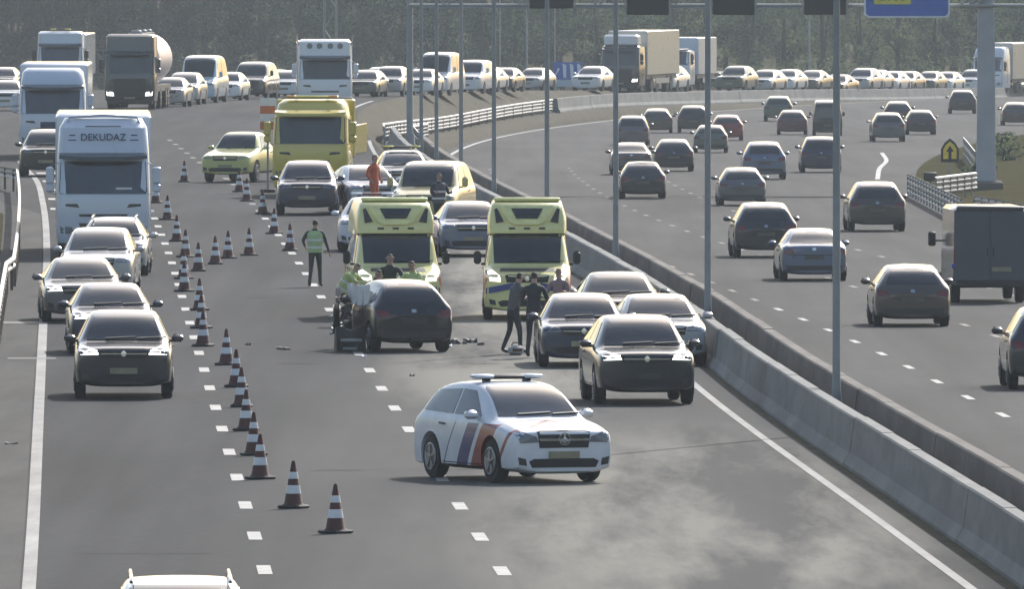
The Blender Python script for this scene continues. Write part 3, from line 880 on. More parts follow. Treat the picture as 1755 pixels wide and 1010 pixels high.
car_arch('hatch', 4.15, 1.80, 1.48, .91, .97, 1.10, 1.90, 3.45, 3.98, .98)
car_arch('suv', 4.45, 1.88, 1.66, 1.00, 1.06, 1.18, 1.95, 3.82, 4.30, 1.08, gc=.24, rw=.67, r=.36)
car_arch('sedan', 4.65, 1.83, 1.45, .87, .94, 1.30, 2.15, 3.30, 3.98, 1.02, sedan=True)
car_arch('compact', 4.10, 1.82, 1.60, .88, 1.01, .98, 1.76, 3.56, 3.96, 1.02, gc=.16, rw=.70, r=.345, grille_h=.25, hl_drop=1)
car_arch('estate', 4.70, 1.83, 1.48, .88, .95, 1.28, 2.05, 4.05, 4.55, .98)
car_arch('mpv', 4.35, 1.82, 1.64, .97, 1.06, 1.00, 1.95, 3.80, 4.22, 1.02, rw=.70)
car_arch('small', 3.70, 1.68, 1.50, .90, .99, .85, 1.60, 3.10, 3.55, .98, r=.30, wb0=.70, wb1=3.10)
car_arch('van', 5.50, 2.00, 2.45, 1.10, 1.29, .95, 1.72, 5.30, 5.42, 1.30, gc=.24, rw=.86, r=.345, wb0=.98, wb1=4.5, front='van')
car_arch('ambu', 5.70, 2.00, 2.12, 1.08, 1.24, .95, 1.60, 5.45, 5.60, 1.30, gc=.22, rw=.84, r=.345, wb0=.98, wb1=4.6, front='van')
car_arch('lowvan', 4.90, 1.95, 1.98, 1.05, 1.20, .92, 1.72, 4.70, 4.84, 1.20, gc=.22, rw=.80, r=.335, wb0=.95, wb1=4.0, front='van')
car_arch('pickup', 5.30, 1.92, 1.84, 1.02, 1.20, 1.45, 2.15, 3.40, 3.62, 1.14, gc=.30, rw=.66, r=.39, wb0=.95, wb1=4.25, bed=True)

DETAIL_FAR = {'badge', 'grille_bar', 'tailgate_seam', 'wiper', 'sill', 'door_handle', 'fog_light', 'brake_light', 'lower_intake', 'rear_bumper'}
def spawn(arch, loc, rz, body_mat, name='car', far=False, lit=False, scale=1.0, glass='glass', rails=False, overrides=None, skip=()):
    A = ARCH[arch]
    root = empty(name, loc, rz)
    root.scale = (scale,) * 3
    mesh_obj('body', A['body'], body_mat, root)
    for part, me, mat, pos in A['parts']:
        if part in skip or (far and part in DETAIL_FAR): continue
        m = body_mat if mat == 'BODY' else M[mat]
        if mat == 'glass': m = M[glass]
        if part == 'headlight' and lit: m = M['lens_lit']
        if overrides and part in overrides: m = overrides[part]
        o = mesh_obj(part, me, m, root)
        if pos is not None:
            p, s = pos
            o.location = p
            if not far:
                r_ = mesh_obj('rim', A['rim'], M['rim'], o)
                r_.location = (s * .095, 0, 0)
                if s < 0: r_.rotation_euler = (0, 0, math.pi)
    if rails:
        for s in (-1, 1):
            mb = MB(); hw = A['W'] / 2; y0 = -.35; y1 = A['L'] / 2 - .75
            mb.tube([(s * hw * .60, y0 - .1, A['H'] - .06), (s * hw * .60, y0, A['H'] - .005), (s * hw * .60, y1, A['H'] - .005), (s * hw * .60, y1 + .1, A['H'] - .1)], .022, 6)
            mb.build('roof_rail', M['chrome'], root)
    return root

def put(arch, px, py, color, label, away=False, yaw=0.0, cat='car', group=None, **kw):
    p = at(px, py)
    a = math.atan(slope(p.y))
    th = (math.pi - a if away else -a) + R(yaw)
    A = ARCH[arch]
    # py is where the end facing the camera meets the road; the middle stands half a length farther
    q = Vector((p.x, p.y + A['L'] / 2 * .8, 0)); q.x += slope(p.y) * A['L'] / 2 * .8
    q.z = gz(q.x, q.y)
    o = spawn(arch, q, th, P(color) if isinstance(color, str) else color, name=cat.replace(' ', '_'), **kw)
    return tag(o, label, cat, group)

# ------------------------------------------------------------------ traffic crawling past on the left
G1 = 'traffic in the left lane passing the closed lanes'
put('suv', 212, 684, 'charcoal', 'dark grey SUV with lit headlights at the head of the left lane', cat='suv', lit=True, group=G1)
put('hatch', 188, 608, 'navy', 'dark hatchback directly behind the leading dark grey SUV', lit=True, group=G1, yaw=1.5)
put('sedan', 138, 553, 'grey', 'grey car with bright headlights beside the left edge line', lit=True, group=G1, yaw=1.5)
put('mpv', 172, 508, 'silver', 'silver people carrier in front of the white lorry', group=G1, yaw=-3)
put('estate', 197, 473, 'silver', 'car with roof rails partly hidden just in front of the white lorry', group=G1, rails=True, yaw=-2)
put('suv', 82, 303, 'black', 'black car with a shiny roof between the two white lorries', group=G1, yaw=-2)
put('suv', 312, 1250, 'white', 'white car roof with roof rails cut off by the bottom edge', rails=True, group=G1)
put('hatch', 8, 190, 'white', 'white car cut off by the left edge beyond the lorries', group='cars at the far left edge', far=True)
put('estate', 2, 160, 'grey', 'grey car behind the white one at the left edge', group='cars at the far left edge', far=True)

# ------------------------------------------------------------------ the queue far behind
G2 = 'queue standing far behind the crash'
Q = [('hatch', 292, 183, 'silver', 'pale car right beside the dark tanker lorry', -4), ('mpv', 316, 179, 'silver', 'silver car between the tanker lorry and the white van', -4),
     ('van', 345, 176, 'pale_blue', 'white panel van in the queue right of the tanker lorry', -5), ('small', 392, 172, 'white', 'small white car behind the white panel van', -6),
     ('lowvan', 434, 169, 'charcoal', 'dark grey van in the queue left of the yellow lorry', -6), ('hatch', 468, 165, 'silver', 'silver car right behind the dark grey van', -6),
     ('hatch', 492, 167, 'white', 'pale car just left of the white lorry cab', -5), ('estate', 626, 166, 'green_grey', 'green grey car right of the white lorry cab', -6),
     ('suv', 668, 165, 'silver', 'silver SUV left of the first pair of thin poles', -6), ('hatch', 722, 163, 'white', 'white car seen between the thin poles', -7),
     ('van', 750, 163, 'white', 'tall white van in the queue behind the thin poles', -7), ('lowvan', 807, 160, 'white', 'pale box van right of the tall white van', -7),
     ('hatch', 833, 157, 'white', 'white car half hidden behind the pale box van', -7), ('hatch', 862, 157, 'navy', 'dark blue car left of the thin pale lamp post', -7),
     ('estate', 912, 155, 'silver', 'silver blue estate car left of the blue board', -7), ('suv', 937, 150, 'black', 'black car tucked behind the silver blue estate', -7),
     ('hatch', 1012, 156, 'white', 'white car just right of the blue board', -7), ('small', 1030, 153, 'charcoal', 'small dark car below the lorry with the beige trailer', -7),
     ('hatch', 1060, 156, 'silver', 'silver car directly in front of the lorry with the beige trailer', -7), ('hatch', 1105, 158, 'grey', 'grey car below the beige trailer', -7), ('suv', 1140, 158, 'white', 'white SUV between the beige trailer and the white box lorry', -7),
     ('suv', 1258, 157, 'green_grey', 'greenish SUV with a white roof right of the white box lorry', -7), ('estate', 1308, 158, 'silver', 'silver estate second right of the white box lorry', -7),
     ('hatch', 1346, 157, 'white', 'white hatchback third right of the white box lorry', -7), ('sedan', 1388, 157, 'green_grey', 'grey green saloon left of the low dark car', -7),
     ('sedan', 1432, 164, 'black', 'low black car left of the nearest lamp post top', -7), ('suv', 1475, 158, 'silver', 'silver SUV right behind the nearest lamp post', -7),
     ('hatch', 1496, 156, 'silver', 'pale hatchback overlapped by the silver SUV', -7), ('hatch', 1524, 158, 'white', 'white hatchback in the queue left of the pinkish car', -7),
     ('hatch', 1550, 158, 'mauve', 'pinkish car in the middle of the right hand queue', -7), ('suv', 1574, 148, 'white', 'white SUV standing taller behind the right hand queue', -7),
     ('small', 1590, 158, 'green_grey', 'small green grey car near the right end of the queue', -7), ('hatch', 1618, 158, 'white', 'white car left of the gantry pillar in the queue', -7),
     ('suv', 1664, 158, 'white', 'white SUV just left of the grey gantry pillar', -7), ('hatch', 1716, 160, 'silver', 'silver car just right of the grey gantry pillar', -7), ('hatch', 1282, 152, 'charcoal', 'dark car peeping over the greenish SUV in the queue', -7), ('suv', 1412, 153, 'grey', 'grey SUV behind the grey green saloon', -7), ('hatch', 1232, 152, 'grey', 'grey car right beside the white box lorry', -7), ('estate', 1640, 153, 'black', 'black estate behind the white car left of the gantry pillar', -7), ('mpv', 880, 153, 'charcoal', 'dark people carrier right of the dark blue car', -7), ('hatch', 648, 158, 'white', 'white car squeezed between the green grey car and the silver SUV', -6), ('estate', 1742, 162, 'blue_grey', 'blue grey car at the right edge below the beige lorry', -7)]
for a, x, y, c, l, yw in Q:
    put(a, x, y, c, l, yaw=yw, far=True, group=G2, cat={'van': 'van', 'lowvan': 'van', 'suv': 'car'}.get(a, 'car'), scale=1.08 if x > 990 else .98)

# ------------------------------------------------------------------ right carriageway, driving away
G3 = 'cars driving away on the right carriageway'
RC = [('hatch', 1563, 560, 'brown', 'dark brown hatchback nearest the camera on the right carriageway', 0), ('suv', 1312, 442, 'charcoal', 'dark SUV with a bright roof left of the silver blue saloon', 0),
      ('sedan', 1394, 482, 'blue_grey', 'silver blue saloon behind the nearest lamp post', 0), ('suv', 1503, 397, 'brown', 'brown SUV left of the dark grey van', 0),
      ('hatch', 1102, 341, 'charcoal', 'charcoal hatchback in front of the third lamp post', 0), ('hatch', 1272, 353, 'grey', 'grey hatchback with lighter rear window right of the second lamp post', 0),
      ('hatch', 1155, 294, 'charcoal', 'dark hatchback with bright roof edge behind the charcoal one', 0), ('sedan', 1082, 300, 'mauve', 'mauve grey saloon left of the dark hatchback with bright roof edge', 0),
      ('suv', 1310, 308, 'blue_grey', 'blue grey car with a wide rear bumper in the middle lane', 0), ('mpv', 1407, 296, 'navy', 'dark blue people carrier left of the nearest lamp post', 0),
      ('mpv', 1084, 249, 'mauve', 'mauve people carrier at the front of the far group', 0), ('estate', 1124, 228, 'brown', 'brown estate behind the mauve people carrier', 2),
      ('suv', 1186, 228, 'charcoal', 'dark rounded car in the far group left of the red one', 2), ('hatch', 1245, 241, 'red', 'red car half hidden behind the second lamp post', 2),
      ('hatch', 1218, 262, 'green_grey', 'grey green rounded car right behind the second lamp post', 0), ('suv', 1331, 208, 'green_grey', 'grey SUV farthest in the middle of the right carriageway', 3),
      ('hatch', 1356, 231, 'maroon', 'maroon hatchback left of the dark panel van', 2), ('van', 1416, 233, 'black', 'dark panel van seen from behind left of the nearest lamp post', 2),
      ('suv', 1520, 243, 'grey', 'grey SUV nearest the white gore line', 3), ('hatch', 1536, 213, 'charcoal', 'dark car behind the grey SUV near the gore line', 4),
      ('hatch', 1575, 231, 'charcoal', 'dark hatchback right beside the grey SUV near the gore line', 4), ('suv', 1645, 195, 'charcoal', 'dark SUV with a bright side left of the gantry pillar', 6), ('hatch', 1738, 215, 'brown', 'brown car at the right edge beyond the gantry pillar', 4),
      ('suv', 1808, 668, 'charcoal', 'dark car entering at the right edge with only its mirror side showing', 0)]
for a, x, y, c, l, yw in RC:
    sc_ = 1.0 if y > 360 else (.97 if y > 270 else .93)
    if a == 'van': sc_ = .80
    put(a, x, y, c, l, away=True, yaw=yw, far=y < 260, group=G3, cat='van' if a == 'van' else 'car', scale=sc_, overrides={'number_plate': simple('plate_dull', (.10, .095, .08), .6)})

# ------------------------------------------------------------------ vehicles at the crash
G4 = 'vehicles standing at the crash site'
put('hatch', 806, 440, 'blue_grey', 'blue grey car standing between the two ambulances', group=G4, yaw=2)
put('suv', 530, 369, 'navy', 'dark navy SUV standing in front of the yellow recovery lorry', cat='suv', group=G4, yaw=-2)
put('sedan', 1062, 583, 'black', 'black car with a pale roof behind two others beside the barrier', group=G4, yaw=1)
put('estate', 1000, 630, 'navy', 'dark blue car beside the two bystanders', group=G4)
put('sedan', 1130, 628, 'silver', 'silver car squeezed against the concrete barrier', group=G4, yaw=2)
put('suv', 1097, 694, 'charcoal', 'dark SUV with lit headlights foremost beside the concrete barrier', cat='suv', lit=True, group=G4, yaw=3, overrides={'number_plate': M['dark_trim']})
put('pickup', 420, 313, 'lime', 'yellow pickup truck turned outwards left of the yellow recovery lorry', cat='pickup truck', group=G4, yaw=-16, scale=.94)
ev = put('lowvan', 746, 393, 'tan', 'tan yellow van standing askew against the barrier', cat='van', group=G4, yaw=-9, overrides=None)

# police livery: white with blue and red slanting stripes on flanks and bonnet
def police_paint():
    m, n, b = _new('police_paint')
    tc = node(n, 'ShaderNodeTexCoord'); sx = node(n, 'ShaderNodeSeparateXYZ'); n.links.new(tc.outputs['Object'], sx.inputs[0])
    def mth(op, a, b2):
        q = node(n, 'ShaderNodeMath', operation=op)
        for i, v in enumerate((a, b2)):
            if isinstance(v, (int, float)): q.inputs[i].default_value = v
            else: n.links.new(v, q.inputs[i])
        return q.outputs[0]
    def band(v, lo, hi): return mth('MULTIPLY', mth('GREATER_THAN', v, lo), mth('LESS_THAN', v, hi))
    ax = mth('ABSOLUTE', sx.outputs[0], 0)
    # flank: slanted along the length
    u = mth('ADD', sx.outputs[1], mth('MULTIPLY', sx.outputs[2], 0.75))
    flank = mth('MULTIPLY', mth('GREATER_THAN', ax, 0.70), mth('LESS_THAN', sx.outputs[2], 0.93))
    bl = mth('MAXIMUM', band(u, -0.02, 0.42), band(u, 0.9, 0.94)); rd = mth('MAXIMUM', band(u, -0.75, -0.16), band(u, -1.3, -1.2))
    # bonnet: chevrons
    w = mth('ADD', sx.outputs[1], mth('MULTIPLY', ax, 0.9))
    hood = mth('MULTIPLY', mth('LESS_THAN', sx.outputs[1], -1.05), mth('MULTIPLY', mth('GREATER_THAN', sx.outputs[2], 0.885), mth('LESS_THAN', ax, 0.78)))
    bl2 = band(w, -1.80, -1.56); rd2 = band(w, -1.42, -1.30)
    blue = mth('MAXIMUM', mth('MULTIPLY', flank, bl), mth('MULTIPLY', hood, bl2))
    red = mth('MAXIMUM', mth('MULTIPLY', flank, rd), mth('MULTIPLY', hood, rd2))
    nz = node(n, 'ShaderNodeTexNoise', Scale=3.0, Detail=4.0); n.links.new(tc.outputs['Object'], nz.inputs['Vector'])
    wh = ramp(n, nz.outputs[0], [(.3, (.60, .62, .66)), (.7, (.74, .75, .78))])
    c = mixc(n, blue, wh.outputs[0], (.03, .034, .15)); c = mixc(n, red, c, (.27, .035, .033))
    n.links.new(c, b.inputs['Base Color'])
    b.inputs['Roughness'].default_value = .35; b.inputs['Coat Weight'].default_value = .5
    return m
PP = police_paint()
def light_bar(root, y, z, w, name='light_bar', h=.07, mat='black_plastic', ends='lens'):
    mb = MB(); mb.box((0, y, z), (w, .24, h), .03); lb = mb.build(name, M[mat], root)
    for s in (-1, 1):
        mb = MB(); mb.box((s * (w / 2 - .16), y, z + .006), (.32, .262, h * .9), .02); mb.build('beacon_lens', M[ends], lb)
        mb = MB(); mb.box((s * w * .3, y, z - h * .5 - .015), (.10, .12, .05)); mb.build('mount', M['black_plastic'], lb)
    return lb
pc = put('compact', 884, 829, PP, 'white police car with blue and red stripes turned across the closed lane', yaw=21.5, cat='police car', glass='glass_blue', scale=1.02)
A = ARCH['compact']
light_bar(pc, .25, A['H'] + .04, 1.16, ends='sign_white')
# round badge with three spokes on the grille
mb = MB(); by = -A['L'] / 2 - .03
mb.lathe([(.085, -.008), (.10, -.008), (.10, .008), (.085, .008), (.085, -.008)], 20, T((0, by, A['hf'] - .17)) @ Matrix.Rotation(R(90), 4, 'X'), cap=False)
for k in range(3):
    a = R(90 + 120 * k)
    mb.tube([(0, by, A['hf'] - .17), (.09 * math.cos(a), by, A['hf'] - .17 + .09 * math.sin(a))], [.018, .004], 6)
mb.box((0, by + .012, A['hf'] - .17), (.86, .012, .018))
mb.build('grille_badge', M['chrome'], pc)
A = ARCH['hatch']
p2 = put('hatch', 640, 432, PP, 'striped police car half hidden behind the left ambulance', yaw=-3, cat='police car', group='police vehicles further back')
light_bar(p2, .05, A['H'] + .06, 1.15, mat='tail_red', ends='sign_white')
p3 = put('hatch', 628, 366, PP, 'striped police car beside the navy SUV, orange clad person at its wing', yaw=9, cat='police car', group='police vehicles further back')
p4 = put('estate', 692, 336, 'silver', 'silver police estate with roof beacons in front of the bare median', yaw=1, cat='police car', group='police vehicles further back', glass='glass_blue')
light_bar(p4, .1, ARCH['estate']['H'] + .09, 1.2, ends='sign_yellow')

# ------------------------------------------------------------------ ambulances
def striped(name, base, c1, c2):
    m, n, b = _new(name)
    tc = node(n, 'ShaderNodeTexCoord'); sx = node(n, 'ShaderNodeSeparateXYZ'); n.links.new(tc.outputs['Object'], sx.inputs[0])
    def mth(op, a, b2):
        q = node(n, 'ShaderNodeMath', operation=op)
        for i, v in enumerate((a, b2)):
            if isinstance(v, (int, float)): q.inputs[i].default_value = v
            else: n.links.new(v, q.inputs[i])
        return q.outputs[0]
    u = mth('ADD', sx.outputs[1], mth('MULTIPLY', sx.outputs[2], 0.7))
    fr = mth('FRACT', mth('MULTIPLY', u, 1.1), 0)
    side = mth('MULTIPLY', mth('GREATER_THAN', mth('ABSOLUTE', sx.outputs[0], 0), .90), mth('MULTIPLY', mth('LESS_THAN', sx.outputs[2], 1.15), mth('GREATER_THAN', sx.outputs[2], .55)))
    a = mth('MULTIPLY', side, mth('LESS_THAN', fr, .3)); bb = mth('MULTIPLY', side, mth('GREATER_THAN', fr, .62))
    nz = node(n, 'ShaderNodeTexNoise', Scale=2.5, Detail=4.0); n.links.new(tc.outputs['Object'], nz.inputs['Vector'])
    wh = ramp(n, nz.outputs[0], [(.3, tuple(x * .85 for x in base)), (.7, base)])
    c = mixc(n, a, wh.outputs[0], c1); c = mixc(n, bb, c, c2)
    n.links.new(c, b.inputs['Base Color'])
    b.inputs['Roughness'].default_value = .35; b.inputs['Coat Weight'].default_value = .5
    return m
AMB = striped('ambulance_paint', (.82, .76, .33), (.03, .05, .2), (.4, .06, .03))
def ambulance(px, py, label, yaw):
    o = put('ambu', px, py, AMB, label, yaw=yaw, cat='ambulance', group='ambulances at the crash', lit=True, overrides={'door_mirror': M['black_plastic']})
    B = ARCH['ambu']; y0 = 1.60 - B['L'] / 2
    # raised roof with a sloping front
    mb = MB()
    sec = lambda y, z0, z1, w0, w1: [(-w0, y, z0), (w0, y, z0), (w0 * .99, y, (z0 + z1) / 2), (w1, y, z1 - .05), (w1 - .07, y, z1), (-w1 + .07, y, z1), (-w1, y, z1 - .05), (-w0 * .99, y, (z0 + z1) / 2)]
    mb.loft([sec(y0 - .10, 1.94, 2.07, .84, .82), sec(y0 - .02, 1.94, 2.40, .86, .80), sec(y0 + .14, 1.92, 2.60, .88, .79), sec(y0 + .6, 1.9, 2.66, .90, .79), sec(B['L'] / 2 - .25, 1.9, 2.66, .90, .79)])
    pod = mb.build('raised_roof', AMB, o)
    bv = bvh_of(pod.data)
    def pl(nm, poly, mat, off=.012, par=pod): return mesh_obj(nm, panel(bv, poly, 'front', nm, off=off), mat, par)
    hs = pl('lamp_housing', [(-.60, 2.54), (-.40, 2.19), (-.26, 2.13), (.26, 2.13), (.40, 2.19), (.60, 2.54)], M['pod_yellow'], .05)
    bv2 = bvh_of(hs.data)
    mesh_obj('lamp_recess', panel(bv2, [(-.36, 2.50), (-.24, 2.27), (.24, 2.27), (.36, 2.50)], 'front', 'lamp_recess', off=.012), M['dark_trim'], hs)
    mesh_obj('blue_lamp', panel(bv2, [(-.24, 2.44), (-.20, 2.38), (.20, 2.38), (.24, 2.44)], 'front', 'blue_lamp', off=.03), M['glass_blue'], hs)
    for s in (-1, 1):
        q = [(.52, 2.20), (.70, 2.17), (.735, 2.47), (.68, 2.50)]
        pl('corner_lamp', q if s > 0 else mirror_poly(q), M['dark_trim'], .02)
    for x in (-.34, 0, .34): pl('marker_lamp', [(x - .07, 2.03), (x + .07, 2.03), (x + .07, 2.07), (x - .07, 2.07)], M['dark_trim'], .015)
    mb = MB(); mb.box((0, y0 + .55, 2.70), (1.50, .28, .08), .02); mb.build('light_bar', M['pod_yellow'], pod)
    mesh_obj('bonnet_stripe', panel(B['bvh'], [(-.62, 1.10), (.62, 1.10), (.60, 1.17), (-.60, 1.17)], 'front', 'bonnet_stripe'), M['dark_trim'], o)
    for s in (-1, 1):
        q = [(.30, .72), (.92, .60), (.92, .74), (.30, .86)]
        mesh_obj('front_stripe', panel(B['bvh'], q if s > 0 else mirror_poly(q), 'front', 'front_stripe', off=.012), M['stripe_blue'], o)
    return o
simple('pod_yellow', (.82, .78, .36), .5); simple('stripe_blue', (.04, .06, .22), .5)
ambulance(677, 549, 'left ambulance, yellow with a dark windscreen, behind the crashed hatchback', 1.5)
ambulance(908, 549, 'right ambulance, yellow, behind the two bystanders', -1.5)

# ------------------------------------------------------------------ the crashed hatchback, tail towards the camera
wr = put('small', 678, 604, 'black', 'crashed black hatchback with torn left side, seen from behind', away=True, yaw=12, cat='car', scale=1.02, overrides={'side_window': M['lens'], 'number_plate': M['dark_trim']})  # side windows pale grey: their reflection is put into the colour
for o in list(wr.children):
    if o.name.startswith('body'):
        me = o.data.copy(); o.data = me
        for v in me.vertices:
            if v.co.x > 0.35 and False: pass
            k = max(0.0, min(1.0, (-v.co.y - .3) / 1.0)) * max(0.0, min(1.0, (v.co.x + .2) / .7))
            if k > 0:
                n_ = math.sin(v.co.y * 9 + v.co.z * 7) * .05 + math.sin(v.co.z * 19 + v.co.x * 11) * .03
                v.co.x -= k * .22 + n_ * k; v.co.y += k * .35; v.co.z += n_ * k + .05 * k
# the wreck's parts and added glare sheets, in its local axes (front is -Y; its left flank is +X, towards the picture's left)
simple('window_glare', (.70, .70, .68), .9); simple('crumpled', (.25, .26, .27), .5, metal=.6)
mb = MB()
for i in range(5):
    y = .95 - i * .36
    mb.loft([[(.80 + .05 * math.sin(i * 2 + k), y - .17 + .34 * k / 6, 1.36 - j * .1 - .03 * math.sin(k * 1.3 + i)) for k in range(7)] for j in range(5)], cap=False, closed=False)
mb.build('window_glare_sheets', M['window_glare'], wr)  # pale sheets added to stand for the glare on the side windows
mb = MB(); mb.loft([[(.93 + .30 * t + .05 * math.sin(t * 9), -.95 + .75 * t, z + .05 * math.sin(t * 5)) for t in (0, .25, .5, .75, 1)] for z in (.38, .62, .85, .98)], cap=False, closed=False)
d_ = mb.build('open_door', P('black'), wr)
mb = MB(); mb.loft([[(.93 + .26 * t, -.9 + .66 * t, z - .02 * t) for t in (0, .33, .66, 1)] for z in (.98, 1.15, 1.30)], cap=False, closed=False); mb.build('door_glass', M['lens'], d_)  # pale glass colour carries a painted reflection
mb = MB()
rr_ = random.Random(3)
for i in range(7):
    mb.box((0, 0, 0), (rr_.uniform(.10, .26), rr_.uniform(.05, .2), rr_.uniform(.02, .06)), .01, T((.90 + rr_.uniform(0, .22), -1.0 + rr_.uniform(-.5, .4), .50 + rr_.uniform(-.15, .2))) @ Matrix.Rotation(rr_.uniform(-1, 1), 4, 'Y') @ Matrix.Rotation(rr_.uniform(-1, 1), 4, 'Z'))
mb.build('torn_bodywork', M['crumpled'], wr)
# its bumper, torn off and lying beside it
p = at(600, 604)
root = empty('torn_bumper', p, R(10))
mb = MB()
rings = []
for i in range(9):
    t = i / 8; x = -.30 + .62 * t
    rings.append([(x, -.1 + .12 * math.sin(t * 6), .02), (x, .25 + .05 * math.sin(t * 9), .03), (x, .2, .42 + .08 * math.sin(t * 5)), (x, .02, .50 + .05 * math.sin(t * 7 + 1)), (x, -.08 + .05 * math.sin(t * 8), .3)])
mb.loft(rings); mb.build('bumper_shell', M['black_plastic'], root)
mb = MB(); mb.box((0, -.16, .25), (.46, .05, .07), .015); mb.build('bumper_trim', M['crumpled'], root)
mb = MB(); mb.box((.02, -.15, .08), (.4, .06, .06), .015); mb.build('lower_lip', M['crumpled'], root)
tag(root, 'torn off dark bumper lying left of the crashed hatchback', 'bumper')

# ------------------------------------------------------------------ lorries
def truck(px, py, color, label, H=3.75, W=2.5, yaw=0.0, trailer='box', trailer_col='truck_white', body_len=12.0, group='lorries', style='euro', far=False, cab_len=2.2, trailer_h=3.9, name='lorry', lettering=None, scale=1.0):
    p = at(px, py)
    th = -math.atan(slope(p.y)) + R(yaw)
    root = empty(name, Vector((p.x, p.y, p.z)), th)
    root.scale = (scale,) * 3
    hw = W / 2
    mat = P(color) if isinstance(color, str) else color
    def ring(w, yf, yr, r, z, bow=.05):
        pts = []
        for cx, cy, a0 in ((w - r, yf + r, 270), (w - r, yr - r * .3, 0), (-w + r, yr - r * .3, 90), (-w + r, yf + r, 180)):
            for k in range(4):
                a = R(a0 + 90 * k / 3)
                rr2 = r if 'x' else r
                yy = cy + (r if a0 in (270, 180) else r * .3) * math.sin(a)
                xx = cx + r * math.cos(a)
                pts.append((xx, yy, z))
        return pts
    L = cab_len
    zs = [(.42, hw * .97, .06, .2), (.75, hw, 0, .22), (1.55, hw, 0, .24), (1.75, hw * .995, .03, .24), (2.62, hw * .975, .20, .26)]
    if style == 'high': zs += [(2.80, hw * .97, .24, .28), (H - .25, hw * .93, .42, .3), (H, hw * .82, .75, .3)]
    elif style == 'flat': zs += [(H - .12, hw * .96, .26, .26), (H, hw * .88, .45, .26)]
    else: zs += [(H - .55, hw * .95, .32, .28), (H - .15, hw * .90, .62, .3), (H, hw * .78, .95, .3)]
    mb = MB(); mb.loft([ring(w, yf, L, r, z) for z, w, yf, r in zs])
    cab = mb.mesh('cab', 35)
    bvh = bvh_of(cab)
    mesh_obj('cab', cab, mat, root)
    def pn(n_, poly, ax, m_, **kw): return mesh_obj(n_, panel(bvh, poly, ax, n_, step=.2, **kw), m_ if not isinstance(m_, str) else M[m_], root)
    gl = 'glass' if style != 'yellow' else 'glass'
    pn('windscreen', [(-hw * .90, 1.72), (hw * .90, 1.72), (hw * .93, 1.80), (hw * .90, 2.58), (-hw * .90, 2.58), (-hw * .93, 1.80)], 'front', 'glass_blue' if color == 'truck_white' else 'glass')
    for ax in ('left', 'right'):
        pn('side_window', [(.42, 1.75), (1.25, 1.70), (1.25, 2.5), (.55, 2.5)], ax, 'glass')
        pn('door_seam', [(1.34, .8), (1.37, .8), (1.37, 2.55), (1.34, 2.55)], ax, 'dark_trim')
    gm = 'dark_trim'
    if color in ('truck_black',):
        pn('grille', [(-hw * .62, .80), (hw * .62, .80), (hw * .66, 1.50), (-hw * .66, 1.50)], 'front', 'black_plastic')
    else:
        pn('grille', [(-hw * .46, .72), (hw * .46, .72), (hw * .52, .95), (-hw * .52, .95)], 'front', gm)
        pn('grille', [(-hw * .50, 1.12), (hw * .50, 1.12), (hw * .52, 1.19), (-hw * .52, 1.19)], 'front', gm)
    for s in (-1, 1):
        hl = [(hw * .62, .66), (hw * .90, .68), (hw * .92, .88), (hw * .66, .84)]
        pn('headlight', hl if s > 0 else mirror_poly(hl), 'front', 'lens_lit' if color == 'truck_black' else 'lens')
        em = [(hw * .50, 1.36), (hw * .80, 1.40), (hw * .80, 1.46), (hw * .55, 1.46)]
        pn('corner_vent', em if s > 0 else mirror_poly(em), 'front', gm)
        mb = MB(); mb.tube([(s * hw * .96, .35, 2.55), (s * (hw + .16), .15, 2.45), (s * (hw + .16), .15, 1.75), (s * hw * .97, .3, 1.7)], .02, 6)
        mb.box((s * (hw + .16), .12, 2.22), (.22, .12, .45), .04); mb.box((s * (hw + .16), .12, 1.88), (.22, .12, .22), .04)
        mb.build('door_mirror', mat if not far else M['dark_trim'], root)
    pn('number_plate', [(-.26, .52), (.26, .52), (.26, .62), (-.26, .62)], 'front', 'plate_yellow', off=.02)
    mb = MB(); mb.loft([[(x * hw, y, z) for x, y, z in ((-.93, .02, 2.66), (-.5, -.22, 2.62), (.5, -.22, 2.62), (.93, .02, 2.66), (.93, .22, 2.72), (-.93, .22, 2.72))], [(x * hw, y + .02, z + .09) for x, y, z in ((-.93, .02, 2.66), (-.5, -.22, 2.62), (.5, -.22, 2.62), (.93, .02, 2.66), (.93, .22, 2.72), (-.93, .22, 2.72))]])
    mb.build('sun_visor', M['glass'] if color != 'yellow' else mat, root)
    mb = MB(); mb.box((0, 1.0, .36), (W * .9, 1.9, .2), .05); mb.build('chassis', M['black_plastic'], root)
    wm, rm = wheel_meshes(.50, .32)
    ys = [1.35] + ([4.7] if trailer else [4.2]) + ([body_len - .9, body_len + .4] if body_len > 6 and trailer else [])
    for y in ys:
        for s in (-1, 1):
            w_ = mesh_obj('wheel', wm, M['tyre'], root); w_.location = (s * (hw - .22), y, .50)
            if not far:
                r_ = mesh_obj('rim', rm, M['rim'], w_); r_.location = (s * .15, 0, 0)
                if s < 0: r_.rotation_euler = (0, 0, math.pi)
    if trailer == 'box':
        mb = MB(); mb.box((0, L + .55 + body_len / 2, (trailer_h + 1.05) / 2), (2.55, body_len, trailer_h - 1.05), .06); tr = mb.build('trailer_body', P(trailer_col), root)
        mb = MB(); mb.box((0, L + .55 + body_len / 2, .92), (2.3, body_len * .96, .24)); mb.build('trailer_frame', M['dark_trim'], root)
        mb = MB()
        for s in (-1, 1): mb.box((s * 1.2, L + .55 + body_len * .5, .68), (.05, body_len * .42, .34))
        mb.build('side_guard', M['galvanised'], root)
    elif trailer == 'tank':
        mb = MB(); M_ = T((0, L + .5, 2.35)) @ Matrix.Rotation(R(-90), 4, 'X')
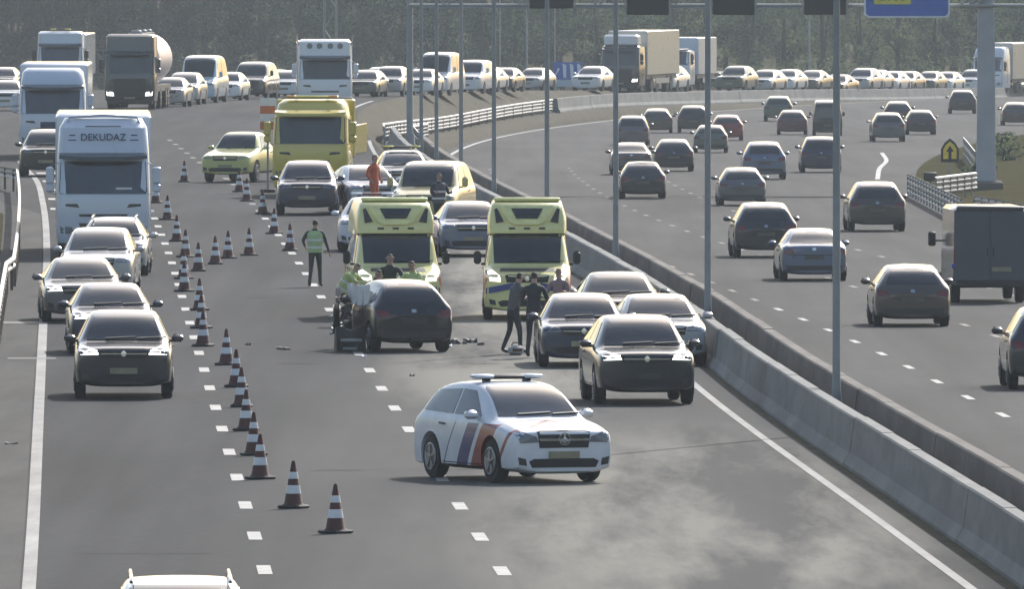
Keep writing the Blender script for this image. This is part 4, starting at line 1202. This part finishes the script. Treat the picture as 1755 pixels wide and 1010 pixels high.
        mb.lathe([(.35, 0), (.95, .06), (1.18, .3), (1.22, .8), (1.22, body_len - .8), (1.18, body_len - .3), (.95, body_len - .06), (.35, body_len)], 28, M_)
        tk = mb.build('tank', simple('tank_pink', (.62, .52, .52), .4, metal=.2), root)
        mb = MB()
        mb.box((0, L + .5 + body_len / 2, 3.60), (.7, body_len * .8, .05)); mb.build('catwalk', M['galvanised'], tk)
        for q in range(3):
            mb = MB(); mb.lathe([(.26, 3.5), (.26, 3.72), (.2, 3.78)], 14, T((0, L + 2.0 + q * 3.2, 0))); mb.build('manhole', M['galvanised'], tk)
        mb = MB(); mb.box((0, L + .5 + body_len / 2, .98), (2.2, body_len * .95, .3)); mb.build('trailer_frame', M['dark_trim'], root)
    return tag(root, label, 'lorry', group), bvh, mat

# white lorry in the left lane, lettering on its brow
t1, bv, mt = truck(177, 444, 'truck_white', 'white lorry with dark lettering above its windscreen in the left lane', H=3.72, style='high', group='lorries in the left lane', yaw=-.5, trailer_h=3.78)
tm = text_mesh('DEKUDAZ', .26, extrude=.01); lt = mesh_obj('lettering', tm, simple('letter_blue', (.02, .035, .10), .5), t1); lt.location = (0, .315, 3.22); lt.rotation_euler = (R(-11), 0, 0)
for s in (-1, 1):
    for k, z in enumerate((3.15, 3.28)):
        mb = MB(); mb.box((s * .82, .335 + .02 * k, z), (.22 - .06 * k, .012, .028)); mb.build('brow_mark', M['letter_blue'], t1)
for s in (-1, 1):
    mb = MB(); mb.tube([(s * .98, .50, 3.1), (s * 1.0, .62, 3.5), (s * .9, .72, 3.74), (0, .74, 3.80)], .035, 6); mb.build('roof_bar', M['chrome'], t1)
mb = MB(); mb.box((0, .47, 3.50), (.95, .03, .05), .01); mb.build('roof_vent', M['dark_trim'], t1)
simple('paper', (.75, .75, .74), .7)
mb = MB(); mb.box((.55, .045, 1.86), (.42, .01, .07)); mb.build('windscreen_card', M['paper'], t1)
t2, bv, mt = truck(90, 274, 'truck_white', 'second white lorry with a dark blue panel low on its front', H=3.42, style='euro', group='lorries in the left lane', yaw=-.5, trailer_h=3.55)
me = panel(bv, [(-.45, .98), (.35, .98), (.35, 1.42), (-.45, 1.42)], 'front', 'front_panel'); mesh_obj('front_panel', me, M['letter_blue'], t2)
t3, bv, mt = truck(103, 164, 'truck_white', 'farthest white lorry on the left, its cab above the second white lorry', H=3.45, style='flat', group='lorries in the left lane', yaw=1.6, far=True, trailer_h=3.3)
light_bar(t3, .7, 3.56, 1.1, ends='sign_yellow')
t4, bv, mt = truck(222, 188, 'truck_black', 'black lorry pulling a pinkish tank trailer, two small lamps lit', H=3.6, W=2.4, style='flat', trailer='tank', body_len=9, yaw=-2.5, group='lorries in the queue')
for s in (-1, 1):
    mb = MB(); mb.tube([(s * 1.12, .2, 1.0), (s * 1.14, .3, 2.4), (s * 1.08, .42, 3.45)], .05, 6); mb.build('corner_trim', M['galvanised'], t4)
mb = MB(); mb.tube([(-1.08, .42, 3.5), (1.08, .42, 3.5)], .06, 6); mb.build('roof_trim', M['galvanised'], t4)
t5, bv, mt = truck(557, 200, 'white', 'white lorry cab with roof lamps behind the yellow recovery lorry', H=3.55, style='flat', group='lorries in the queue', yaw=1.2, trailer_h=3.4)
for x in (-.7, -.25, .25, .7):
    mb = MB(); mb.lathe([(.10, -.05), (.13, .05), (.11, .07)], 14, T((x, .26, 3.25)) @ Matrix.Rotation(R(90), 4, 'X')); mb.build('roof_lamp', M['lens'], t5)
for s in (-1, 1):
    mb = MB(); mb.tube([(s * 1.15, .5, 3.2), (s * 1.3, .45, 3.55), (s * 1.3, .45, 3.75)], .03, 6); mb.build('air_horn', M['chrome'], t5)
t6, bv, mt = truck(1062, 158, 'truck_black', 'lorry with dark cab, white roof and long beige trailer in the queue', H=3.0, style='flat', trailer_col='beige', yaw=-5, group='lorries in the queue', body_len=11, far=True)
mb = MB(); mb.box((0, 1.0, 3.30), (2.2, 1.3, .72), .12); mb.build('roof_fairing', P('white'), t6)
t7, bv, mt = truck(1152, 156, 'truck_white', 'white box lorry with low dark windscreen in the queue', H=2.7, W=2.3, style='flat', trailer_col='truck_white', yaw=-4, group='lorries in the queue', body_len=7, far=True, trailer_h=3.5)
t8, bv, mt = truck(1692, 160, 'truck_white', 'white lorry behind the grey gantry pillar with a beige trailer', H=3.6, style='euro', trailer_col='beige', yaw=-9, group='lorries in the queue', body_len=12, far=True)

# yellow recovery lorry
t9, bv, mt = truck(531, 338, 'yellow', 'yellow recovery lorry with roof light bar standing behind the navy SUV', H=3.15, W=2.45, style='euro', trailer=None, yaw=-6, group=None, cab_len=2.0)
light_bar(t9, .9, 3.24, 1.7, ends='amber', mat='sign_yellow')
mb = MB(); mb.box((0, 4.8, 1.5), (2.5, 5.2, .35), .05); mb.build('recovery_bed', P('yellow'), t9)
mb = MB(); mb.box((0, 2.5, 2.2), (2.52, .5, 1.9), .05); mb.build('equipment_box', P('yellow'), t9)
for s in (-1, 1):
    mb = MB(); mb.box((s * 1.22, 5.0, 1.95), (.06, 4.8, .7), .02); mb.build('side_board', P('yellow'), t9)
mb = MB(); mb.box((0, 2.8, 2.95), (2.3, .12, .5), .02); mb.build('arrow_frame', M['dark_trim'], t9)
for s in (-1, 1):
    mb = MB(); mb.box((s * .9, -.03, .50), (.5, .12, .32), .03); mb.build('front_step', P('yellow'), t9)
# grey van at the right, tail to the camera
p = at(1697, 520)
a_ = -math.atan(slope(p.y))
root = empty('van', p, math.pi + a_ + R(1))
root.scale = (.95, 1, 1)
GV = paint('paint_van_grey', (.055, .06, .085), metal=.1, rough=.45)
mb = MB(); mb.box((0, -1.9, 1.42), (1.98, 3.9, 2.06), .10, taper=(.965, 1)); cb = mb.build('load_body', GV, root)
mb = MB(); mb.loft([[(-.93 * k, y, .45), (.93 * k, y, .45), (.93 * k, y, z), (-.93 * k, y, z)] for y, z, k in ((-3.8, 2.1, .96), (-4.6, 1.9, .93), (-5.1, 1.2, .95), (-5.6, 1.0, .9))]); mb.build('cab', GV, root)
for s in (-1, 1):
    mb = MB(); mb.box((s * .485, .055, 1.40), (.93, .03, 1.86), .02); d = mb.build('rear_door', GV, root)
    mb = MB(); mb.box((s * .08, .085, 1.30), (.04, .03, .22), .01); mb.build('handle', M['black_plastic'], d)
    mb = MB(); mb.box((s * .93, .05, 1.15), (.07, .04, .6), .01); mb.build('tail_light', M['tail_red'], root)
    mb = MB(); mb.tube([(s * .9, -4.4, 1.5), (s * 1.2, -4.4, 1.5)], .025, 6); mb.box((s * 1.2, -4.36, 1.55), (.2, .12, .38), .04); mb.build('door_mirror', M['black_plastic'], root)
    for y in (-.9, -4.6):
        wm, rm = wheel_meshes(.35, .22)
        w_ = mesh_obj('wheel', wm, M['tyre'], root); w_.location = (s * .86, y, .35)
        r_ = mesh_obj('rim', rm, M['rim'], w_); r_.location = (s * .11, 0, 0); r_.rotation_euler = (0, 0, 0 if s > 0 else math.pi)
mb = MB(); mb.box((0, .10, .50), (1.86, .16, .18), .03); mb.build('rear_bumper', M['black_plastic'], root)
mb = MB(); mb.box((-.3, .09, .86), (.52, .02, .11)); mb.build('number_plate', M['plate_yellow'], root)
mb = MB(); mb.box((0, .02, 2.40), (1.80, .10, .12), .03); mb.build('roof_gutter', M['dark_trim'], root)
mb = MB(); mb.box((.98, .03, .95), (.10, .08, .12), .01); mb.build('side_marker', M['blue_lens'], root)
tag(root, 'large dark grey van seen from behind near the right edge', 'van')

# ------------------------------------------------------------------ traffic cones
def cone_meshes():
    hgt, rb, rt = .72, .145, .03
    rad = lambda z: rb + (rt - rb) * (z - .05) / (hgt - .05)
    seg = lambda a, b: MB().lathe([(rad(a), a), (rad(b), b)], 18).mesh('cone_body')
    base = MB(); base.box((0, 0, .028), (.39, .39, .056), .02); 
    body = MB(); body.lathe([(rb * 1.25, .05), (rb, .08), (rt, hgt), (rt * .5, hgt + .02)], 18)
    b1 = MB(); b1.lathe([(rad(.23) + .006, .23), (rad(.36) + .006, .36)], 18, cap=False)
    b2 = MB(); b2.lathe([(rad(.46) + .006, .46), (rad(.565) + .006, .565)], 18, cap=False)
    return base.mesh('base'), body.mesh('cone_body'), b1.mesh('band'), b2.mesh('band')
CB = cone_meshes()
simple('cone_red', (.085, .026, .018), .75); simple('cone_white', (.70, .70, .70), .5); simple('cone_base', (.03, .028, .027), .8)
CONES = [(575, 915, 'nearest cone, standing furthest right in the foreground'), (503, 872, 'second nearest cone, just left of the nearest'), (446, 822, 'third nearest cone, at the head of the dense row'),
 (435, 781, 'fourth cone of the row from the camera'), (422, 739, 'fifth cone of the row from the camera'), (414, 698, 'sixth cone of the row from the camera'), (405, 664, 'seventh cone of the row from the camera'),
 (388, 626, 'cone standing clear above the dense row beside the leading SUV'), (348, 594, 'cone right of the leading SUV mirror'), (345, 563, 'cone just above the one by the SUV mirror'), (342, 532, 'cone level with the roof of the leading SUV'),
 (316, 500, 'cone left of the lane dashes level with the silver carrier'), (315, 478, 'cone overlapping the one level with the silver carrier'), (340, 465, 'left cone of the slanting row of four'), (369, 453, 'second cone of the slanting row of four'),
 (391, 443, 'third cone of the slanting row of four'), (427, 438, 'last cone of the slanting row, standing alone at its right'), (318, 441, 'cone above the slanting row near the white lorry'), (303, 414, 'cone beside the front wheel of the white lorry'),
 (287, 377, 'cone beside the middle of the white lorry'), (267, 348, 'cone touching the right edge of the white lorry'), (316, 312, 'lone cone on the bare lane left of the yellow pickup'), (497, 430, 'cone left of the walking man in the vest'),
 (470, 401, 'cone above left of the walking man'), (450, 367, 'cone left of the navy SUV wheel'), (410, 329, 'cone below the yellow pickup bumper'), (423, 345, 'cone between the yellow pickup and the navy SUV')]
for px, py, ds in CONES:
    p = at(px, py)
    root = empty('traffic_cone', p, random.uniform(0, 1.5))
    mesh_obj('base', CB[0], M['cone_base'], root); mesh_obj('cone_body', CB[1], M['cone_red'], root)
    mesh_obj('band', CB[2], M['cone_white'], root); mesh_obj('band', CB[3], M['cone_white'], root)
    tag(root, 'red and white ' + ds, 'traffic cone', 'traffic cones closing the lanes')
# tall orange marker beside the recovery lorry
p = at(459, 330)
root = empty('warning_marker', p)
simple('marker_orange', (.55, .16, .05), .6)
MB().box((0, 0, .06), (.5, .4, .12), .03).build('base', M['cone_base'], root)
MB().tube([(0, 0, .1), (0, 0, 3.2)], .035).build('post', M['galvanised'], root)
for k in range(4):
    mb = MB(); mb.box((0, -.05, 2.2 + k * .26), (.5, .04, .26), 0); mb.build('board', M['cone_white' if k % 2 else 'marker_orange'], root)
tag(root, 'tall orange and white warning board left of the yellow recovery lorry', 'warning board')

# ------------------------------------------------------------------ debris
simple('debris_dark', (.03, .03, .032), .7); simple('debris_pale', (.45, .45, .44), .6)
def shard(px, py, label, n, spread, mat, seed, size=.2, hmax=.08):
    r_ = random.Random(seed); p = at(px, py)
    mb = MB()
    # one crumpled strip
    rings = []
    for i in range(n):
        t = i / (n - 1); x = (t - .5) * spread
        w = size * (.4 + .6 * math.sin(math.pi * min(.95, t + .05))) * r_.uniform(.7, 1.2)
        h = .02 + hmax * r_.uniform(.2, 1)
        y = r_.uniform(-.15, .15)
        rings.append([(x, y - w, .0), (x, y + w, .0), (x, y + w * .5, h), (x, y - w * .4, h * .8)])
    mb.loft(rings)
    o = mb.build('debris', M[mat], None, 20); o.location = p; o.rotation_euler = (0, 0, r_.uniform(-.3, .3))
    tag(o, label, 'debris', 'debris on the road')
shard(783, 590, 'dark curved piece of bumper right of the crashed hatchback', 7, .42, 'debris_dark', 1, .12, .12)
shard(806, 588, 'dark fragment right of the curved bumper piece', 6, .30, 'debris_dark', 2, .1, .10)
shard(824, 592, 'small dark fragment farthest right of the debris', 5, .13, 'debris_dark', 3, .07, .06)
shard(767, 596, 'pale twisted strip touching the crashed hatchback wheel', 6, .22, 'debris_pale', 4, .07, .08)
shard(486, 600, 'dark strip lying in the empty lane right of the cones', 6, .32, 'debris_dark', 5, .06, .05)
shard(425, 592, 'tiny dark fragment near the clear standing cone', 5, .12, 'debris_dark', 6, .05, .05)
shard(622, 613, 'pale scrap under the crashed hatchback bumper', 5, .18, 'debris_pale', 7, .08, .05)
shard(708, 645, 'small dark scrap behind the police car', 5, .1, 'debris_dark', 8, .06, .05)
shard(20, 762, 'dark scrap on the left hard shoulder', 5, .18, 'debris_dark', 9, .08, .05)
shard(596, 549, 'dark broken trim left of the crashed hatchback', 6, .4, 'debris_dark', 10, .06, .06)
simple('jacket_pale', (.35, .35, .34), .8)
p = at(884, 609)
root = empty('medical_bag', p, .3)
MB().box((0, 0, .10), (.30, .2, .20), .05).build('bag', M['jacket_pale'], root)
mb = MB(); mb.tube([(-.09, 0, .19), (-.06, 0, .26), (.06, 0, .26), (.09, 0, .19)], .015, 6); mb.build('strap', M['black_plastic'], root)
MB().box((0, -.105, .11), (.2, .02, .06), .005).build('pocket', M['cone_red'], root)
tag(root, 'pale bag on the road between the two bystanders', 'bag')

# ------------------------------------------------------------------ people
simple('skin', (.42, .27, .20), .6); simple('hair', (.03, .022, .018), .7); simple('vest', (.40, .52, .24), .7); simple('vest_yellow', (.44, .50, .20), .7); simple('reflective', (.65, .66, .64), .4)
simple('trousers_dark', (.025, .027, .032), .8); simple('trousers_green', (.035, .045, .035), .8); simple('jacket_dark', (.022, .026, .036), .8); simple('jacket_grey', (.09, .085, .09), .8); simple('orange_cloth', (.55, .10, .03), .7); simple('shoes', (.02, .02, .02), .6); simple('shirt_mauve', (.26, .17, .18), .8)
def person(px, py, label, rz, h=1.75, top='jacket_dark', legs='trousers_dark', lean=0.0, side=0.0, arms='rest', vest=None, stride=.12, crouch=0.0, hat=None, shoes='shoes'):
    """body grown as one skin over a posed skeleton; local front is -Y"""
    k = h / 1.75
    J = {}
    c = crouch
    J['pelvis'] = Vector((0, .10 * c, .95 - .32 * c))
    up = Matrix.Rotation(R(lean), 3, 'X') @ Matrix.Rotation(R(side), 3, 'Y')
    def U(x, y, z): return J['pelvis'] + up @ Vector((x, y, z))
    J['waist'] = U(0, 0, .16); J['chest'] = U(0, .0, .36); J['neck'] = U(0, .0, .53)
    J['head0'] = U(0, -.015, .60); J['head1'] = U(0, -.03, .70); J['head2'] = U(0, -.02, .80)
    ar = {'rest': ((.20, -.02, -.27), (.22, -.08, -.25)), 'reach': ((.16, -.20, -.18), (.06, -.26, -.02)), 'hips': ((.27, .05, -.22), (-.10, -.10, -.14)), 'hold': ((.18, -.08, -.26), (-.06, -.22, .04))}
    segs = []; rad = {'pelvis': (.155, .115), 'waist': (.145, .105), 'chest': (.175, .12), 'neck': (.062, .062), 'head0': (.058, .065), 'head1': (.078, .098), 'head2': (.068, .085)}
    segs += [('pelvis', 'waist'), ('waist', 'chest'), ('chest', 'neck'), ('neck', 'head0'), ('head0', 'head1'), ('head1', 'head2')]
    for s, n in ((-1, 'r'), (1, 'l')):
        J['sh' + n] = U(s * .19, 0, .47); rad['sh' + n] = (.068, .068)
        e, w = ar[arms] if not isinstance(arms, tuple) else ar[arms[0 if s < 0 else 1]]
        fl = .0
        J['el' + n] = J['sh' + n] + Vector((s * e[0] * .45, e[1], e[2])); rad['el' + n] = (.046, .046)
        J['wr' + n] = J['el' + n] + Vector((s * w[0] * .35, w[1], w[2])); rad['wr' + n] = (.032, .03)
        dv = (J['wr' + n] - J['el' + n]).normalized()
        J['ha' + n] = J['wr' + n] + dv * .085; rad['ha' + n] = (.036, .022)
        segs += [('chest', 'sh' + n), ('sh' + n, 'el' + n), ('el' + n, 'wr' + n), ('wr' + n, 'ha' + n)]
        sy = stride * s
        J['hip' + n] = J['pelvis'] + Vector((s * .09, 0, -.06)); rad['hip' + n] = (.095, .10)
        J['kn' + n] = Vector((s * .10, -.05 - .28 * c + sy * .4, .50 - .10 * c)); rad['kn' + n] = (.060, .062)
        J['an' + n] = Vector((s * .11, .04 + sy, .085)); rad['an' + n] = (.042, .046)
        J['to' + n] = Vector((s * .13, -.14 + sy, .045)); rad['to' + n] = (.045, .036)
        segs += [('pelvis', 'hip' + n), ('hip' + n, 'kn' + n), ('kn' + n, 'an' + n), ('an' + n, 'to' + n)]
    names = list(J)
    me = bpy.data.meshes.new('skeleton')
    me.from_pydata([tuple(J[n] * k) for n in names], [(names.index(a), names.index(b)) for a, b in segs], [])
    o = bpy.data.objects.new('skeleton', me); COL.objects.link(o)
    sk = o.modifiers.new('skin', 'SKIN'); sk.use_smooth_shade = True
    sv = me.skin_vertices[0].data
    for i, n in enumerate(names):
        sv[i].radius = (rad[n][0] * k, rad[n][1] * k); sv[i].use_root = n == 'pelvis'
    ss = o.modifiers.new('s', 'SUBSURF'); ss.levels = 1; ss.render_levels = 1
    dg = bpy.context.evaluated_depsgraph_get()
    body = bpy.data.meshes.new_from_object(o.evaluated_get(dg))
    bpy.data.objects.remove(o)
    body.name = 'person'
    # fingers and thumb rooted in each palm, joined into the body
    bm = bmesh.new(); bm.from_mesh(body)
    fb = MB()
    for s, n in ((-1, 'r'), (1, 'l')):
        d = (J['ha' + n] - J['wr' + n]).normalized()
        sidev = d.cross(Vector((1, 0, 0))).normalized() if abs(d.x) < .9 else Vector((0, 1, 0))
        curl = Vector((-s, 0, 0))
        for q in range(4):
            b0 = J['ha' + n] + sidev * (q - 1.5) * .018 - d * .01
            ln = (.062, .074, .07, .055)[q]
            fb.tube([b0 * k, (b0 + d * ln * .55 + curl * .008) * k, (b0 + d * ln * .9 + curl * .03) * k], [.0095 * k, .0085 * k, .007 * k], 6)
        b0 = J['wr' + n] + d * .03
        fb.tube([b0 * k, (b0 + sidev * -.035 + d * .03) * k, (b0 + sidev * -.045 + d * .06 + curl * .01) * k], [.012 * k, .010 * k, .008 * k], 6)
    tmp = fb.mesh('f'); bm.from_mesh(tmp)
    bm.to_mesh(body); bm.free()
    cols = [M['skin'], M[top], M[legs], M[shoes], M['hair']]
    body.materials.clear()
    for m_ in cols: body.materials.append(m_)
    ids = {}
    def mat_of(a, b, q):
        if a[:2] in ('he',) or b[:2] == 'he': return 0
        if b.startswith('ha'): return 0
        if b.startswith('to'): return 3
        if a.startswith(('hip', 'kn')) or b.startswith('hip'): return 2
        return 1
    sg = [(J[a] * k, J[b] * k, mat_of(a, b, 0), a, b) for a, b in segs]
    up_h = (J['head2'] - J['head0']).normalized()
    for f in body.polygons:
        c_ = f.center; best = 1e9; mi = 1
        for a, b, m_, na, nb in sg:
            ab = b - a; t = max(0, min(1, (c_ - a).dot(ab) / ab.length_squared))
            d = (c_ - (a + ab * t)).length - .35 * rad[nb][0] * k
            if d < best: best = d; mi = m_
        if mi == 1 and (c_ - J['pelvis'] * k).z < -.02 * k and c_.z < J['pelvis'].z * k: mi = 2
        if mi == 0 and (c_ - J['wrl'] * k).length > .2 and (c_ - J['wrr'] * k).length > .2:
            hc = J['head1'] * k
            rel = (c_ - hc)
            if rel.dot(up_h) > .045 * k or (rel.y > .025 * k and rel.dot(up_h) > -.03 * k): mi = 4
            if (c_ - J['neck'] * k).dot(up_h) < .035 * k: mi = 1
        f.material_index = mi
    body.shade_smooth()
    p = at(px, py)
    o = bpy.data.objects.new('person', body); COL.objects.link(o)
    o.location = p; o.rotation_euler = (0, 0, rz)
    # face: nose, eyes, ears
    hm = MB(); h1 = J['head1'] * k
    upm = up
    def HF(x, y, z): return h1 + (upm @ Vector((x, y, z))) * k
    hm.loft([[tuple(HF(-.012, -.092, .02)), tuple(HF(.012, -.092, .02)), tuple(HF(0, -.085, .03))], [tuple(HF(-.016, -.095, -.02)), tuple(HF(.016, -.095, -.02)), tuple(HF(0, -.122, -.015))]])
    for s in (-1, 1):
        hm.lathe([(.012, 0), (.026, .006), (.02, .016)], 8, Matrix.Translation(HF(s * .074, .005, 0)) @ Matrix.Rotation(R(90 * s), 4, 'Y'))
    hm.build('face_features', M['skin'], o)
    em = MB()
    for s in (-1, 1): em.lathe([(.004, -.006), (.011, 0), (.004, .006)], 8, Matrix.Translation(HF(s * .03, -.088, .012)) @ Matrix.Rotation(R(90), 4, 'X'))
    em.box(tuple(HF(0, -.094, -.045)), (.045 * k, .008 * k, .009 * k)); em.build('eyes_and_mouth', M['hair'], o)
    if vest:
        vm = MB()
        def ring(t, gx, gy):
            a = J['pelvis'] * k + (up @ Vector((0, 0, t))) * k
            return [tuple(a + (up @ Vector((gx * math.cos(2 * math.pi * i / 16) * (1 if abs(math.cos(2 * math.pi * i / 16)) < .9 else .97), gy * math.sin(2 * math.pi * i / 16), 0))) * k) for i in range(16)]
        vm.loft([ring(-.06, .20, .155), ring(.10, .195, .15), ring(.30, .225, .16), ring(.44, .22, .15), ring(.505, .14, .11)], cap=False)
        v = vm.build('safety_vest', M[vest], o)
        for t in (.05, .24):
            bm_ = MB(); bm_.loft([ring(t, .212 + .02 * (t > .1), .165), ring(t + .055, .214 + .022 * (t > .1), .166)], cap=False); bm_.build('reflective_band', M['reflective'], v)
    return tag(o, label, 'person')
person(540, 492, 'person in a lime safety vest and dark trousers walking in the empty lane', R(172), 1.66, top='trousers_green', legs='trousers_green', vest='vest', arms=('rest', 'hips'), stride=.2)
person(588, 560, 'person in a yellow green jacket bending at the torn side of the crashed car', R(70), 1.6, top='vest_yellow', legs='trousers_dark', lean=32, arms='reach', vest='vest_yellow', crouch=.25)
person(668, 572, 'person in dark clothing with a pale stripe behind the crashed car', R(10), 1.75, top='trousers_green', legs='trousers_green', arms='reach')
person(712, 576, 'person in a dark and yellow jacket behind the right end of the crashed car', R(-30), 1.66, top='vest_yellow', legs='trousers_green', arms='reach', lean=12, vest='vest_yellow')
person(636, 580, 'person stooping with a pale collar behind the middle of the crashed car', R(40), 1.55, top='jacket_dark', legs='trousers_green', arms='reach', lean=22)
person(915, 613, 'tall person in dark clothes standing before the right ambulance', R(165), 1.78, top='jacket_dark', legs='trousers_dark', arms='hold', stride=.06)
person(879, 607, 'person in a greyish top leaning beside the taller dark clad person', R(120), 1.72, top='jacket_grey', legs='trousers_dark', lean=12, arms='reach', stride=.16)
person(958, 588, 'person in a mauve top half hidden by the dark blue car', R(-20), 1.6, top='shirt_mauve', legs='trousers_dark', arms='hold')
person(641, 374, 'person in orange work clothes beside the striped police car', R(60), 1.92, top='orange_cloth', legs='orange_cloth', arms='hips')
person(752, 402, 'person in dark clothes with a reflective vest in front of the tan van', R(25), 1.76, top='trousers_dark', legs='trousers_dark', arms='hold', vest='jacket_grey')

# ------------------------------------------------------------------ woodland behind
def leaf_material():
    m, n, b = _new('foliage')
    g = node(n, 'ShaderNodeNewGeometry')
    nz = node(n, 'ShaderNodeTexNoise', Scale=0.09, Detail=3.0); n.links.new(g.outputs['Position'], nz.inputs['Vector'])
    at_ = node(n, 'ShaderNodeAttribute', attribute_name='tone')
    c1 = ramp(n, at_.outputs['Fac'], [(0.0, (.010, .018, .014)), (.4, (.030, .050, .034)), (.7, (.13, .165, .09)), (1.0, (.20, .22, .11))])
    r = ramp(n, nz.outputs[0], [(.35, .75), (.7, 1.25)])
    c = mixc(n, 1.0, c1.outputs[0], r.outputs[0], 'MULTIPLY')
    n.nodes.remove(b)
    df = node(n, 'ShaderNodeBsdfDiffuse', Roughness=1.0); tr = node(n, 'ShaderNodeBsdfTranslucent')
    n.links.new(c, df.inputs[0]); n.links.new(c, tr.inputs[0])
    mx = node(n, 'ShaderNodeMixShader'); mx.inputs[0].default_value = .42
    n.links.new(df.outputs[0], mx.inputs[1]); n.links.new(tr.outputs[0], mx.inputs[2])
    out = [q for q in n.nodes if q.type == 'OUTPUT_MATERIAL'][0]
    n.links.new(mx.outputs[0], out.inputs[0])
    return m
LEAF = leaf_material()
bark = mottled('bark', [(.3, (.03, .026, .02)), (.7, (.07, .06, .045))], scale=2.0)
def woodland(name, label, trees, leaf=.42, per=1700):
    V, Fc, tone, mats = [], [], [], []
    nv = 0
    tb = MB()
    for (x, y, z, h, w, tn) in trees:
        cl = []
        for i in range(22):                      # clumps through the crown
            t = rng.uniform(.08, 1.0)
            rr_ = w * (.35 + .65 * math.sin(math.pi * min(.97, (t * .85 + .1)))) * rng.uniform(.3, 1.0)
            a = rng.uniform(0, 2 * math.pi)
            cl.append((x + rr_ * math.cos(a), y + rr_ * math.sin(a), z + h * (.10 + .88 * t), w * rng.uniform(.22, .42)))
        n = per
        idx = rng.integers(0, len(cl), n)
        C = np.array(cl)[idx]
        d = rng.normal(size=(n, 3)); d /= np.linalg.norm(d, axis=1)[:, None]
        rad = C[:, 3] * rng.uniform(.55, 1.05, n)
        P0 = C[:, :3] + d * rad[:, None] * np.array([1, 1, .75])
        nrm = d + rng.normal(scale=.55, size=(n, 3)); nrm /= np.linalg.norm(nrm, axis=1)[:, None]
        u = np.cross(nrm, rng.normal(size=(n, 3))); u /= np.linalg.norm(u, axis=1)[:, None]
        w_ = np.cross(nrm, u)
        s = leaf * rng.uniform(.5, 1.2, n)[:, None]
        q = np.stack([P0 - u * s * .5, P0 + w_ * s * .32, P0 + u * s * .5, P0 - w_ * s * .32], 1)
        V.append(q.reshape(-1, 3))
        tone.append(np.repeat(np.clip(tn + rng.normal(scale=.12, size=n) + rng.normal(scale=.10, size=len(cl))[idx], 0, 1), 4))
        tb.tube([(x, y, z - .5), (x + rng.uniform(-.3, .3), y, z + h * .45), (x, y, z + h * .9)], [.28, .18, .04], 6)
        for i in range(4):
            c = cl[i]; tb.tube([(x, y, z + h * .3), ((x + c[0]) / 2, (y + c[1]) / 2, (z + h * .35 + c[2]) / 2), c[:3]], [.09, .06, .02], 4)
    V = np.concatenate(V); tone = np.concatenate(tone)
    nl = len(V)
    tv = np.array(tb.v)
    me = bpy.data.meshes.new(name)
    allv = np.concatenate([V, tv])
    quads = np.arange(nl).reshape(-1, 4)
    faces = [tuple(f) for f in quads.tolist()] + [tuple(i + nl for i in f) for f in tb.f]
    me.from_pydata(allv.tolist(), [], faces)
    me.materials.append(LEAF); me.materials.append(bark)
    mi = np.zeros(len(faces), dtype=np.int32); mi[nl // 4:] = 1
    me.polygons.foreach_set('material_index', mi)
    a = me.attributes.new('tone', 'FLOAT', 'POINT')
    a.data.foreach_set('value', np.concatenate([tone, np.zeros(len(tv))]).astype(np.float32))
    o = bpy.data.objects.new(name, me); COL.objects.link(o)
    return tag(o, label, 'woodland', kind='stuff')
trees = []
for row, (D, h) in enumerate(((1372, 9.5), (1390, 12), (1410, 14.5), (1432, 16), (1456, 18))):
    x = -78.0 + row * 1.7
    while x < 84:
        px = 877.5 + x * F_PX / D
        tn = float(np.interp(px, [0, 500, 900, 1250, 1500, 1755], [.0, .35, .50, .66, .85, .6])) + rng.normal(scale=.07)  # rises rightwards: greener trees, with their sunlight put into the leaf colour
        D_ = D + rng.uniform(-6, 6)
        trees.append((x, D_, gz(x, min(D_, 1500)) , h * rng.uniform(.85, 1.2), rng.uniform(2.4, 3.6), tn))
        x += rng.uniform(2.6, 3.8)
woodland('woodland', 'hazy dark green woodland behind the whole queue', trees, per=2600, leaf=.34)
# low bushes in front of it, paler at the right: lighter shrubs, sunlight painted in
bush = []
x = -70.0
while x < 80:
    D = 1352 + rng.uniform(-4, 4)
    px = 877.5 + x * F_PX / D
    if rng.uniform() < .85:
        bush.append((x, D, gz(x, D), rng.uniform(1.2, 2.6) * (1.25 if px > 1250 else 1.0), rng.uniform(1.0, 1.9), float(np.interp(px, [0, 800, 1300, 1755], [.25, .38, .85, .8]))))
    x += rng.uniform(1.5, 3.0)
woodland('undergrowth', 'pale low bushes along the foot of the woodland', bush, per=420, leaf=.32)
scrub = []
for i in range(26):
    D = rng.uniform(640, 860); x = knots(D)[8][0] + rng.uniform(2.5, 14)
    scrub.append((x, D, gz(x, D) - .1, rng.uniform(.5, 1.3), rng.uniform(.6, 1.3), rng.uniform(.6, .9)))
woodland('verge_scrub', 'low olive scrub on the verge right of the gantry pillar', scrub, per=500, leaf=.16)

# ------------------------------------------------------------------ haze over the whole stretch
hz, hn, hb = _new('haze')
hn.nodes.clear()
ho = node(hn, 'ShaderNodeOutputMaterial'); hv = node(hn, 'ShaderNodeVolumePrincipled')
hv.inputs['Color'].default_value = (.86, .93, .97, 1)
hv.inputs['Density'].default_value = .00013
hv.inputs['Anisotropy'].default_value = .0
hn.links.new(hv.outputs[0], ho.inputs['Volume'])
hx = MB(); hx.box((0, 790, 7.0), (520, 1900, 44))
tag(hx.build('haze', hz), 'thin pale haze over the motorway', 'haze', kind='stuff')
